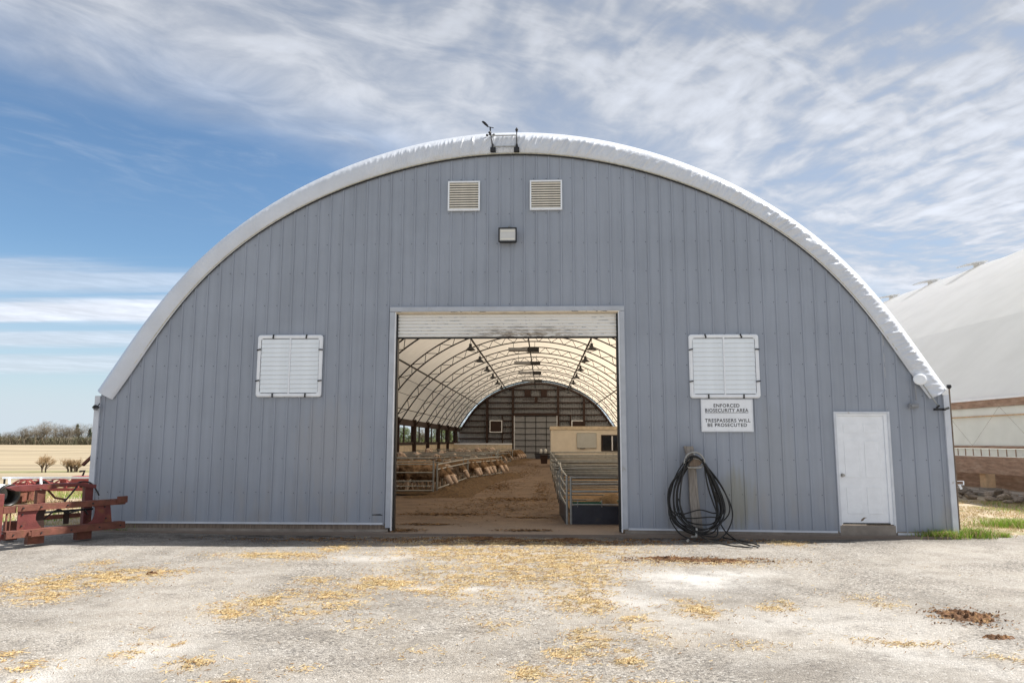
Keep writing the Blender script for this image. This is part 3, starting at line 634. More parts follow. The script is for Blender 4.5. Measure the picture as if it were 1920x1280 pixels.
sg = empty('warning_sign', (3.375, -.032, 1.773), label='white rectangular warning sign with dark capitals below the right shutter', cat='sign')
b = MB(); b.box(0, .912, -.008, .003, 0, .577); b.build('board', M['trimw'], sg)
b = MB()
for q in ((.012, .90, .012, .018), (.012, .90, .559, .565), (.012, .018, .018, .559), (.894, .90, .018, .559)): b.box(q[0], q[1], -.0095, -.0082, q[2], q[3])
b.build('border', M['trim'], sg)
def text(body, cx, z, width, h, parent, name='lettering'):
    cu = bpy.data.curves.new(name, 'FONT'); cu.body = body; cu.size = 1; cu.align_x = 'CENTER'; cu.offset = .018; cu.space_character = 1.12
    to = bpy.data.objects.new(name, cu); C.objects.link(to)
    bpy.context.view_layer.update()
    me = bpy.data.meshes.new_from_object(to.evaluated_get(bpy.context.evaluated_depsgraph_get()))
    bpy.data.objects.remove(to)
    co = np.empty(len(me.vertices)*3); me.vertices.foreach_get('co', co); co = co.reshape(-1, 3)
    lo, hi = co[:, :2].min(0), co[:, :2].max(0)
    x = (co[:, 0]-(lo[0]+hi[0])/2)/(hi[0]-lo[0])*width+cx; zz = (co[:, 1]-lo[1])/(hi[1]-lo[1])*h+z
    me.vertices.foreach_set('co', np.stack([x, np.full_like(x, -.0098), zz], 1).ravel()); me.materials.append(M['blacktext']); me.update()
    o = bpy.data.objects.new(name, me); C.objects.link(o); o.parent = parent; return o
text('ENFORCED', .452, .432, .455, .062, sg); text('BIOSECURITY AREA', .452, .348, .76, .062, sg)
text('TRESPASSERS WILL', .462, .168, .80, .062, sg); text('BE PROSECUTED', .452, .088, .69, .062, sg)
b = MB(); b.box(.072, .832, -.0098, -.0083, .332, .340); b.build('underline', M['blacktext'], sg)

ws = empty('weather_station', (-.15, -.10, 7.02), label='small weather vane and anemometer on a rail at the peak of the arch', cat='weather station')
for x in (-.21, .235):
    b = MB(); b.box(x-.05, x+.05, -.03, .05, -.03, .045); b.tube([(x, 0, .04), (x, 0, .12)], [.035, .018], 8); b.build('mount', M['dark'], ws)
b = MB(); b.tube([(-.22, 0, .10), (-.255, 0, .30), (-.265, 0, .42)], .010, 6); b.build('mast', M['dark'], ws)
b = MB(); b.tube([(.235, 0, .08), (.235, 0, .42)], .010, 6); b.tube([(.235, 0, .36), (.235, 0, .40), (.235, 0, .44)], [.018, .03, .008], 8); b.build('mast', M['dark'], ws)
b = MB(); b.tube([(-.25, -.01, .285), (.235, -.01, .285)], .012, 6); b.tube([(-.22, -.01, .07), (.235, -.01, .07)], .010, 6); b.build('rail', M['galv'], ws)
b = MB(); b.tube([(-.265, 0, .30), (-.265, 0, .36)], .022, 8)
for a in range(3):
    an = R(25+120*a); c_ = Vector((-.265+.075*math.cos(an), .075*math.sin(an), .318)); b.tube([(-.265, 0, .318), c_], .005, 4); b.tube([c_-Vector((0, .022, 0)), c_, c_+Vector((0, .022, 0))], [.010, .027, .012], 8)
b.build('cup_rotor', M['dark'], ws)
b = MB(); b.tube([(-.20, 0, .44), (-.33, 0, .47)], .008, 5); b.prism([(-.31, .455), (-.37, .50), (-.43, .565), (-.405, .585), (-.36, .56), (-.30, .49)], -.004, .004)
b.tube([(-.265, 0, .40), (-.265, 0, .46)], .014, 6); b.build('vane', M['dark'], ws)

ds = empty('disc_antenna', (7.19, -.12, 2.69), label='white disc on a slanting rod clamped to the right corner of the grey wall', cat='antenna')
b = MB(); b.tube([(0, -.03, 0), (0, -.015, 0), (0, .02, 0)], [.085, .118, .11], 20, flat=.86); b.build('disc', M['trimw'], ds, smooth=False)
b = MB(); b.tube([(.05, .0, -.09), (.30, .03, -.47)], .011, 6); b.build('rod', M['galv'], ds)
b = MB(); b.box(.22, .40, -.02, .05, -.545, -.505); b.tube([(.24, -.02, -.50), (.29, -.03, -.46)], .018, 6); b.tube([(.36, -.03, -.53), (.45, -.02, -.50)], .022, 6); b.build('clamp', M['dark'], ds)
b = MB(); b.tube([(-.06, .06, -.10), (-.055, .06, -.36)], .016, 6); b.box(-.19, -.03, .03, .085, -.50, -.42); b.box(-.17, -.05, .0, .03, -.48, -.44); b.build('bracket', M['liner'], ds)

cp = empty('curtain_crank_pole', (7.735, -.02, .9), label='thin brown upright pole with black cap beside the right wall corner', cat='pole')
b = MB(); b.tube([(0, 0, -.8), (0, 0, 1.66)], .014, 6); b.build('shaft', M['wood'], cp)
b = MB(); b.tube([(0, 0, 1.63), (0, 0, 1.66), (0, 0, 1.70)], [.018, .042, .036], 10); b.build('cap', M['dark'], cp)
b = MB(); b.box(.02, .13, -.01, .01, -.04, -.03); b.box(.02, .13, -.01, .01, .02, .03); b.box(.12, .13, -.01, .01, -.03, .02); b.tube([(.05, 0, -.04), (.08, 0, -.11)], .02, 6); b.build('handle', M['trimw'], cp)

cl = empty('corner_lamp', (-7.64, -.10, 2.20), label='small dark lamp on the left corner below the end of the white flap', cat='lamp')
b = MB(); b.tube([(-.05, 0, 0), (.0, -.02, .02), (.06, -.02, 0)], [.03, .055, .03], 8, flat=.6); b.build('housing', M['dark'], cl)
b = MB(); b.tube([(-.03, 0, -.03), (.03, -.02, -.035)], [.03, .035], 8, flat=.5); b.build('glass', M['liner'], cl)
b = MB(); b.tube([(.01, .02, .02), (.06, 0, .075)], .008, 5); b.build('stay', M['dark'], cl)

wa = empty('winch_arm', (-7.74, .5, 1.30), label='short brown arm with a dark head poking out past the left wall corner', cat='winch')
b = MB(); b.tube([(0, 0, 0), (-.28, 0, .03)], .05, 6); b.build('head', M['dark'], wa)
b = MB(); b.tube([(-.26, 0, .02), (-.44, 0, -.16)], .035, 5); b.build('arm', M['rust'], wa)

# hose, its hanger and the old post
ps = tag(MB().build('timber_post', M['wood']), 'weathered timber post leaning against the cladding behind the hose coil', 'post')
bpy.data.objects.remove(ps)
b = MB(); v = []
pts = [(3.12, 1.52), (3.155, 1.30), (3.17, .95), (3.19, .60), (3.23, .28), (3.255, .0), (3.255, -.06)]
for k, (x, z) in enumerate(pts):
    w_ = .078 if k else .08
    v += [(x-w_+.02*math.sin(k), -.13, z), (x+w_, -.135, z), (x+w_, -.05, z), (x-w_+.02*math.sin(k), -.05, z)]
b.add(v, [(4*i+j, 4*i+(j+1) % 4, 4*i+4+(j+1) % 4, 4*i+4+j) for i in range(len(pts)-1) for j in range(4)]+[(0, 1, 2, 3)])
M['postgrey'] = mat('grey_old_timber', (.30, .27, .24), .9, var=.35, vs=5, stretch=(7, 7, .8), bump=.6, bs=25)
tag(b.build('timber_post', M['postgrey']), 'weathered grey timber post behind the black hose coil', 'post')
hh = empty('hose_hanger', (3.19, -.14, 1.13), label='half round cast hose hanger on the grey post, holding the black hose', cat='hose hanger')
b = MB(); arc_ = [(.172*math.cos(a), -.10, .10+.185*math.sin(a)*1.0) for a in np.linspace(R(-8), R(188), 22)]
b.tube(arc_, .018, 7); b.tube([(-.168, -.10, .08), (-.10, -.10, .02), (.10, -.10, .02), (.168, -.10, .08)], .016, 6); b.build('rim', M['grip'], hh, smooth=True)
b = MB(); b.tube([(-.165, -.09, .10), (-.08, -.1, .165), (0, -.1, .185), (.08, -.1, .165), (.165, -.09, .10)], .020, 6, flat=.7); b.tube([(0, -.1, .17), (0, -.1, .28)], .018, 6); b.build('spoke', M['grip'], hh, smooth=True)
b = MB(); b.tube([(0, .0, .10), (0, -.085, .10)], [.12, .13], 16, flat=.5); b.build('drum', M['wood'], hh)
hs = MB()
def cr(pts, m_=10):
    pts = [Vector(p) for p in pts]; out = []
    for i in range(len(pts)-1):
        p0, p1, p2, p3 = pts[max(i-1, 0)], pts[i], pts[i+1], pts[min(i+2, len(pts)-1)]
        for k in range(m_):
            t = k/m_; out.append(.5*((2*p1)+(p2-p0)*t+(2*p0-5*p1+4*p2-p3)*t*t+(3*p1-p0-3*p2+p3)*t**3))
    return out+[pts[-1]]
rr = random.Random(3); hose_pts = []
for k in range(11):
    wl = rr.uniform(.16, .40); wr = rr.uniform(.18, .42); bot = rr.choice([.02, .03, .05, .10, .12, .2, .03, .45, .34]); y = -.16-.015*k; cx = 3.20+rr.uniform(-.05, .10)
    yb = y-rr.uniform(.05, .45)
    tl = cx-.14-rr.uniform(0, .03)
    hose_pts += [(3.20-.02, y, 1.36-rr.uniform(0, .03)), (tl+.04, y, 1.28), (3.12-wl*.9, y, .85), (3.12-wl, y-.03, .45), (3.12-wl*.55+rr.uniform(-.05, .05), (y+yb)/2, .14+bot*.5), (cx+rr.uniform(-.05, .15), yb, bot), (3.36+wr*.55, (y+yb)/2, .16+bot*.5), (3.34+wr, y-.03, .45), (3.30+wr*.8, y, .85), (3.34, y, 1.24)]
HR = .0125
hs.tube(cr(hose_pts, 8), HR, 6)
# long outer runs and the loops lying on the ground
hs.tube(cr([(3.02, -.2, 1.25), (2.86, -.22, 1.0), (2.75, -.2, .6), (2.74, -.25, .3), (2.84, -.5, .08), (2.98, -.7, .0)], 10), HR, 6)
hs.tube(cr([(3.34, -.2, 1.30), (3.46, -.2, 1.10), (3.66, -.22, .80), (3.80, -.24, .48), (3.78, -.3, .25), (3.60, -.5, .04), (3.30, -.9, -.01), (3.0, -.85, -.01)], 10), HR, 6)
hs.tube(cr([(3.36, -.24, 1.2), (3.40, -.26, .85), (3.50, -.28, .50), (3.60, -.45, .14), (3.72, -.95, -.005), (3.80, -1.25, -.02), (3.86, -1.40, -.02), (3.95, -1.30, -.02), (3.90, -.95, -.02), (3.70, -.62, -.01), (3.58, -.5, .0)], 10), HR, 6)
hs.tube(cr([(2.90, -.22, .62), (2.95, -.35, .38), (3.05, -.6, .16), (3.2, -1.0, .03), (3.45, -1.32, -.01), (3.68, -1.48, -.02), (3.80, -1.46, -.02)], 10), HR, 6)
hose = hs.build('garden_hose', M['rubber'], smooth=True)
tag(hose, 'long black hose coiled on the hanger with loops trailing onto the asphalt', 'hose')
b = MB(); b.tube([(3.52, -.27, .74), (3.555, -.27, .62)], .028, 8); b.tube([(3.555, -.27, .62), (3.60, -.27, .54)], .018, 8); b.build('nozzle', M['rubber'], hose)
b = MB(); b.tube([(3.03, -.62, .02), (3.10, -.66, .03), (3.12, -.60, .16)], .02, 6); b.tube([(2.95, -.75, -.01), (2.92, -.85, -.01)], .022, 6); b.build('coupling', M['grip'], hose)

# ------------------------------------------------------------------ inside: lamps, heaters
lp = empty('hanging_lamp', (0, 0, 0), cat='barn lamp', group='bell lamps hanging from the roof purlins')
b = MB(); b.tube([(0, 0, .55), (0, 0, .22)], .012, 5); b.build('stem', M['dark'], lp)
b = MB(); b.tube([(0, 0, .26), (0, 0, .16), (0, 0, .10), (0, 0, .0)], [.06, .08, .15, .24], 14, cap=False); b.tube([(0, 0, .30), (0, 0, .24)], .07, 10); b.build('shade', M['dark'], lp, smooth=True)
OR = ['nearest', 'second', 'third', 'fourth', 'fifth', 'sixth', 'seventh', 'eighth', 'ninth', 'tenth', 'eleventh', 'twelfth', 'thirteenth', 'fourteenth', 'fifteenth', 'sixteenth']
first = True
for side, x in (('left', -2.85), ('right', 2.85)):
    for k in range(7):
        lab = f'black bell lamp on the {side} roof purlin, {OR[k]} one seen from the roller door'
        if first: lp.location = (x, 21.3, 5.85); lp['label'] = lab; first = False
        else: copy_tree(lp, (x, 21.3+5.3*k, 5.85), label=lab)
ht = empty('hanging_heater', (-.35, 24.6, 6.22), label='flat grey and black box under the ridge, nearest the door', cat='heater', group='box heaters hanging under the ridge')
b = MB(); b.box(-.85, .12, -.25, .25, -.02, .13); b.build('reflector', M['liner'], ht)
b = MB(); b.box(.13, .72, -.25, .25, -.06, .12); b.build('burner_box', M['dark'], ht)
b = MB(); b.tube([(-.6, 0, .12), (-.6, 0, .5)], .012, 4); b.tube([(.5, 0, .12), (.5, 0, .5)], .012, 4); b.build('hanger_rod', M['dark'], ht)
for k, lab in ((1, 'flat grey and black box under the ridge, second from the door'), (2, 'flat grey and black box under the ridge, third from the door'), (3, 'flat grey and black box under the ridge, farthest from the door')):
    copy_tree(ht, (-.35+.04*k, 24.6+6.6*k, 6.22), label=lab)

# ------------------------------------------------------------------ office
of = empty('office_cabin', (4.2, 33, 0), label='cream boarded office cabin inside the barn on the right', cat='cabin')
b = MB(); b.box(-3.15, 3.1, 0, 5, 0, 2.32); b.build('wall', M['office'], of)
b = MB(); b.box(-3.2, 3.14, -.05, 5.05, 2.32, 2.52); b.build('fascia', M['paleboard'], of)
b = MB()
for q in ((-.07, 1.35, 1.94, 2.0), (-.07, 1.35, 1.0, 1.05), (-.07, -.0, 1.05, 1.94), (1.28, 1.35, 1.05, 1.94)): b.box(q[0], q[1], -.05, -.001, q[2], q[3])
wf = b.build('window_frame', M['browngirt'], of)
b = MB(); b.box(.0, 1.28, -.03, -.002, 1.05, 1.94); b.build('pane', M['glass'], wf)
b = MB(); b.box(.57, .64, -.045, -.032, 1.05, 1.94); b.build('mullion', M['trimw'], wf)
wb = empty('whiteboard', (3.24, 32.96, 1.21), label='pale whiteboard on the front wall of the cream cabin', cat='whiteboard')
b = MB(); b.box(-.58, .58, -.02, .03, 0, .88); b.build('panel', M['whiteboard'], wb)
b = MB()
for q in ((-.60, .60, -.02, 0), (-.60, .60, .88, .90), (-.60, -.58, 0, .88), (.58, .60, 0, .88)): b.box(q[0], q[1], -.03, .03, q[2], q[3])
b.build('frame', M['galv'], wb)
b = MB(); b.box(-.42, -.10, -.06, -.022, -.05, -.02); b.build('tray', M['dark'], wb)

# ------------------------------------------------------------------ right-hand pens: galvanised panels
def panel(L, h=1.0, rails=(.30, .50, .70, .85), z0=.05, cham=.22, label='', r=.021, group='grey tube panels of the right-hand pens'):
    t = empty('corral_panel', label=label, cat='pen panel', group=group)
    b = MB(); c_ = cham; b.tube(cr([(0, 0, 0), (0, 0, h-c_), (c_*.3, 0, h-c_*.35), (c_*1.3, 0, h), (L-.05, 0, h), (L, 0, h-.05), (L, 0, 0)], 3), r, 6); b.build('frame', M['galv'], t, smooth=True)
    for z in rails: b = MB(); b.tube([(.0, 0, z), (L, 0, z)], r*.8, 5); b.build('rail', M['galv'], t, smooth=True)
    b = MB(); b.tube([(L*.5, 0, z0), (L*.5, 0, h)], r*.8, 5); b.build('brace', M['galv'], t)
    return t
# front box pen
fp = empty('box_pen', (1.08, 1.42, 0), label='low pen with black plastic lower panels and grey rails just inside the doorway', cat='pen')
for x, y, h_ in ((.02, 0, .92), (2.9, 0, .92), (5.8, 0, .92), (-.06, 0, .92), (-.14, 2.1, .95)): b = MB(); b.tube([(x, y, 0), (x, y, h_)], .023, 8); b.build('post', M['galv'], fp)
for z in (.90, .77, .62): b = MB(); b.tube([(0, 0, z), (5.8, 0, z+.02)], .018, 6); b.build('rail', M['galv'], fp)
b = MB(); b.tube([(0, 0, .375), (5.8, 0, .385)], .014, 6)
for x in (.15, .62, 1.25): b.tube([(x, -.02, .33), (x, -.02, .46)], .010, 5)
b.build('feed_rail', M['galv'], fp)
b = MB(); b.box(.03, 2.9, -.01, .015, 0, .355); b.build('lower_panel', M['blackpanel'], fp)
b = MB(); b.box(2.92, 5.8, -.01, .015, 0, .355); b.build('lower_panel', M['blackpanel'], fp)
b = MB(); rz = Matrix.Rotation(math.atan2(2.06, -.08)-math.pi/2, 3, 'Z'); b.box(-.085, -.075, .05, 2.06, 0, .36, rot=rz); b.build('side_panel', M['blackpanel'], fp)
for z in (.38, .56, .74): b = MB(); b.tube([(-.06, 0, z-.03), (-.13, 1.6, z+.05), (-.14, 2.1, z+.10)], .015, 6); b.build('side_rail', M['galv'], fp)
b = MB(); b.tube([(-.06, 0, .92), (-.12, 1.4, .98), (-.14, 1.9, 1.06), (-.14, 2.1, 1.12), (-.14, 2.12, .9)], .018, 6); b.build('side_rail', M['galv'], fp)
# bedding in the box and its green troughs
def mound(name, xs, ys, f, m_, **k): return grid(name, xs, ys, f, m_, **k)
M['bed'] = mat('bedding', (.22, .135, .065), .95, var=.4, vs=8, bump=.8, bs=30, col2=(.34, .22, .11), c2=(.5, .7), c2s=12)
def bedz(x, y):
    e = sstep(1.12, 1.5, x)*sstep(6.9, 6.2, x)*sstep(1.5, 1.9, y)*sstep(3.5, 2.8, y)
    return .02+e*(.30+.20*math.exp(-((x-1.95)**2/.12+(y-2.2)**2/.2))+.06*noise.noise((x*3, y*3, 0)))+.02*noise.noise((x*14, y*14, 1))
tag(mound('bedding_heap', [1.12+.06*i for i in range(96)], [1.46+.06*i for i in range(34)], bedz, M['bed']), 'brown straw bedding heaped inside the black box pen', 'bedding', kind='stuff')
g0 = empty('trough', (1.42, 1.62, .36), label='green plastic trough on the feed rail, left of the two', cat='trough', group='green troughs in the box pen')
b = MB(); b.prism([(-.30, .06), (-.26, -.02), (.26, -.02), (.30, .06), (.27, .06), (.24, .0), (-.24, .0), (-.27, .06)], -.09, .09); b.box(-.27, .27, -.10, -.09, -.0, .05); b.box(-.27, .27, .09, .10, -.0, .05); b.build('tray', M['greenplastic'], g0)
copy_tree(g0, (2.32, 1.66, .38), label='green plastic trough on the feed rail, by the right door jamb')
pi = 0
rows = [3.6, 5.2, 6.6, 7.8, 9.4, 11.2, 13.0, 15.2, 17.6, 20.2, 23.0, 26.0, 29.2]
p6 = None
for k, y in enumerate(rows):
    lab = f'grey tube panel across the right-hand pens, {OR[k]} row behind the black box pen'
    if k % 2 == 0 or k == 1:
        t = panel(6.2, h=[1.0, 1.0, 1.05, 1.05][k % 4], cham=.24, label=lab)
        t.location = (1.0+.05*(k % 3), y, 0); p6 = t
    else: copy_tree(p6, (1.0+.05*(k % 3), y, 0), label=lab)
ya = 3.6
sd = None
for k, (a, c_) in enumerate(zip([3.75, 7.9, 13.1, 20.3], [6.55, 11.0, 17.5, 29.0])):
    t = panel(c_-a, h=1.02, cham=.24, label=['grey side panel beside the alley, just behind the black box pen', 'grey side panel along the alley, second back on the right', 'grey side panel along the alley, third back on the right', 'long grey side panel along the alley in front of the cabin'][k], group='side panels along the right of the alley')
    t.location = (.96, a, 0); t.rotation_euler = (0, 0, math.pi/2)
# deep bedding level in pens
def pb(x, y): return .06+.06*noise.noise((x*1.5, y*1.5, 4))+.03*noise.noise((x*7, y*7, 4))
tag(mound('pen_bedding', [1.15+.2*i for i in range(31)], [3.8+.25*i for i in range(112)], pb, M['bed']), 'brown bedding covering the floor of the right-hand pens', 'bedding', kind='stuff')

tb = empty('black_tub', (.5, 55.0, 0), label='low black tub at the far end of the alley', cat='tub')
b = MB(); b.prism([(-.62, 0), (.62, 0), (.72, .46), (-.72, .46)], -.4, .4); b.build('body', M['blackpanel'], tb)
b = MB(); b.box(-.75, .75, -.43, .43, .46, .50); b.build('rim', M['dark'], tb)
j = empty('white_jug', (.36, 54.9, .50), label='white plastic jug on the black tub, left of the pair', cat='jug', group='white jugs on the black tub')
b = MB(); b.tube([(0, 0, 0), (0, 0, .34), (0, 0, .40), (0, 0, .44)], [.13, .13, .06, .05], 10); b.build('body', M['jug'], j, smooth=True)
b = MB(); b.tube([(0, 0, .44), (0, 0, .48)], .055, 8); b.build('cap', M['dark'], j)
copy_tree(j, (.78, 54.9, .50), label='white plastic jug on the black tub, right of the pair')
bn = empty('brown_bin', (.62, 41.0, 0), label='dark brown bin in front of the black tub by the cabin', cat='bin')
b = MB(); b.prism([(-.22, 0), (.22, 0), (.27, .58), (-.27, .58)], -.22, .22); b.build('body', M['browngirt'], bn)
b = MB(); b.box(-.29, .29, -.25, .25, .58, .62); b.build('rim', M['browngirt'], bn)

# ------------------------------------------------------------------ left pens
gt = empty('pen_gate', (-7.2, 8.55, 0), label='wide grey five-rail gate closing the front of the left pen', cat='gate')
gl = 4.5; ga = math.atan2(.5, 4.5); gt.rotation_euler = (0, 0, ga)
b = MB(); b.tube([(gl, 0, 0), (gl, 0, 1.02)], .028, 6); b.tube([(0, 0, 0), (0, 0, 1.0)], .026, 6); b.tube([(3.3, 0, .0), (3.3, 0, .7)], .018, 6); b.build('stile', M['galv'], gt)
for z in (.98, .91, .67, .42, .27, .14, .02): b = MB(); b.tube([(0, 0, z), (gl, 0, z)], .018, 6); b.build('rail', M['galv'], gt)
M['bar'] = mat('worn_bar', (.16, .13, .10), .5, metal=.4, var=.3, vs=9)
def feedfence(p0, p1, label, nb, h=.9, lean=.28):
    p0, p1 = Vector((*p0, 0)), Vector((*p1, 0)); L = (p1-p0).length
    t = empty('feed_fence', p0, math.atan2(p1.y-p0.y, p1.x-p0.x), label=label, cat='feed fence', group='slant bar feed fences beside the alley')
    for z in (h, h-.15, .18): b = MB(); b.tube([(0, 0, z), (L, 0, z)], .024, 6); b.build('rail', M['galv'], t)
    for x in (0, L): b = MB(); b.tube([(x, 0, 0), (x, 0, h)], .030, 6); b.build('post', M['galv'], t)
    b = MB(); b.tube([(0, 0, h-.15), (-lean, 0, .18)], .009, 5); me = b.build('slant_bar', M['bar'], t); me.location = (.3+.1, 0, 0)
    for k in range(1, nb):
        x = .4+(L-.5)*k/nb; inst(me.data, 'slant_bar', t, (x, 0, 0))
    return t
PF = [(-2.65, 9.3), (-2.42, 16.3), (-1.35, 21.0)]
feedfence(PF[0], PF[1], 'slant bar feed fence at the near end, right of the front gate', 22)
feedfence(PF[1], PF[2], 'slant bar feed fence with sheep necks through it, second from the gate', 20)
feedfence((-2.4, 36), (-1.85, 42.4), 'slant bar feed fence farther back on the left of the alley', 16)
feedfence((-1.9, 46.5), (-1.5, 52), 'slant bar feed fence farthest back on the left of the alley', 14)
lft = 'grey tube panels across the left pens'
p6 = None
for k, (x0, y, L) in enumerate(((-7.2, 11.4, 3.9), (-7.2, 13.0, 4.2), (-7.2, 16.3, 4.6), (-7.2, 18.6, 5.0), (-7.2, 21.2, 5.7), (-7.2, 24.0, 5.0), (-7.2, 27.0, 5.0), (-7.2, 33.5, 4.8), (-7.2, 42.5, 5.2))):
    t = panel(L, h=1.02, cham=.1, rails=(.25, .45, .65, .85), group=lft, label=f'grey tube panel across the left pens, {OR[k]} one behind the front gate'); t.location = (x0, y, 0)
t = panel(14.8, h=1.0, cham=.1, rails=(.25, .5, .75), group='long panels along the left of the alley', label='long grey panel between the two groups of feed fences on the left'); t.location = (-1.6, 21.2, 0); t.rotation_euler = (0, 0, math.atan2(14.8, -.8))
pw = empty('partition_wall', (-4.8, 53.5, 0), label='pale board partition across the back of the left pens', cat='partition')
for k in range(4):
    b = MB(); b.box(-2.6+1.3*k, -1.31+1.3*k, -.03, .03, .3, 1.38); b.build('board', M['paleboard'], pw)
b = MB(); b.box(-2.6, 2.6, -.06, -.032, 1.30, 1.42); b.build('cap_rail', M['trimw'], pw)
# feed along the fences and across the floor
def feedz(x, y):
    best = 0
    for (a, c_), (h_, w_) in ((((-3.4, 8.4), (-2.3, 8.7)), (.14, .55)), ((PF[0], PF[1]), (.26, .75)), ((PF[1], PF[2]), (.22, .75)), (((-2.3, 36), (-1.7, 42.4)), (.2, .6)), (((-1.9, 46), (-1.3, 52)), (.2, .6)), ((PF[2], (-1.2, 24)), (.12, .5))):
        a, c_ = Vector(a), Vector(c_); d_ = c_-a; t = max(0, min(1, (Vector((x, y))-a).dot(d_)/d_.length_squared)); q = a+d_*t; dd = Vector((x, y))-q-Vector((.35, -.2))
        best = max(best, h_*math.exp(-(dd.length/w_)**2*1.6))
    nz = noise.noise((x*4, y*2.2, 6))*.5+noise.noise((x*11, y*7, 6))*.5
    return max(-.01, best*(1+.55*nz)-.045)+.004
tag(mound('feed_pile', [-4.2+.07*i for i in range(62)], [6.2+.14*i for i in range(335)], feedz, M['feed']), 'dark brown silage heaped along the feed fences', 'feed', kind='stuff')
def floor_litter():
    r = np.random.default_rng(77); P_ = []
    for x, y, a, b_, k in [(-1.6, 3.2, .9, .25, 500), (-1.7, 1.2, .5, .12, 200), (.3, 2.6, .5, .1, 160), (-.2, 7.5, 1.2, .7, 700), (-1.0, 13, .6, 3, 900), (-.6, 24, .9, 5, 900), (-1.0, 40, .7, 6, 700), (.5, 12, .3, 5, 500), (-2.0, .15, .35, .25, 260), (.2, .3, .5, .15, 160), (-.6, 5, 1.5, 2.5, 900), (0, 34, .6, 10, 700)]:
        q = r.normal(0, .55, (k, 2)); P_.append(np.stack([x+q[:, 0]*a, y+q[:, 1]*b_], 1))
    p = np.concatenate(P_); p = p[(p[:, 1] > -.1) & (p[:, 0] > -2.6) & (p[:, 0] < .9)]; n_ = len(p)
    a = r.uniform(0, 6.28, n_); L = r.uniform(.03, .11, n_); W = r.uniform(.012, .035, n_); dx_, dy_ = np.cos(a), np.sin(a); v = np.zeros((n_, 4, 3))
    for j_, (s1, s2) in enumerate(((-1, -1), (1, -1), (1, 1), (-1, 1))):
        v[:, j_, 0] = p[:, 0]+dx_*L/2*s1-dy_*W/2*s2; v[:, j_, 1] = p[:, 1]+dy_*L/2*s1+dx_*W/2*s2; v[:, j_, 2] = .008+r.uniform(0, .014, n_)*(1 if j_ % 2 else .4)
    me = bpy.data.meshes.new('floor_litter'); me.from_pydata(v.reshape(-1, 3).tolist(), [], [(4*i, 4*i+1, 4*i+2, 4*i+3) for i in range(n_)])
    for q in (M['manure'], M['feed'], M['straw3']): me.materials.append(q)
    me.polygons.foreach_set('material_index', r.integers(0, 3, n_)); o = bpy.data.objects.new('floor_litter', me); C.objects.link(o)
    return tag(o, 'dark trodden litter scattered over the dirt alley inside the barn', 'litter', kind='stuff')
floor_litter()
tag(mound('left_pen_bedding', [-7.4+.2*i for i in range(24)], [8.8+.3*i for i in range(150)], lambda x, y: .05+.05*noise.noise((x, y, 3)), M['feed']), 'trampled dark bedding under the flock in the left pens', 'bedding', kind='stuff')

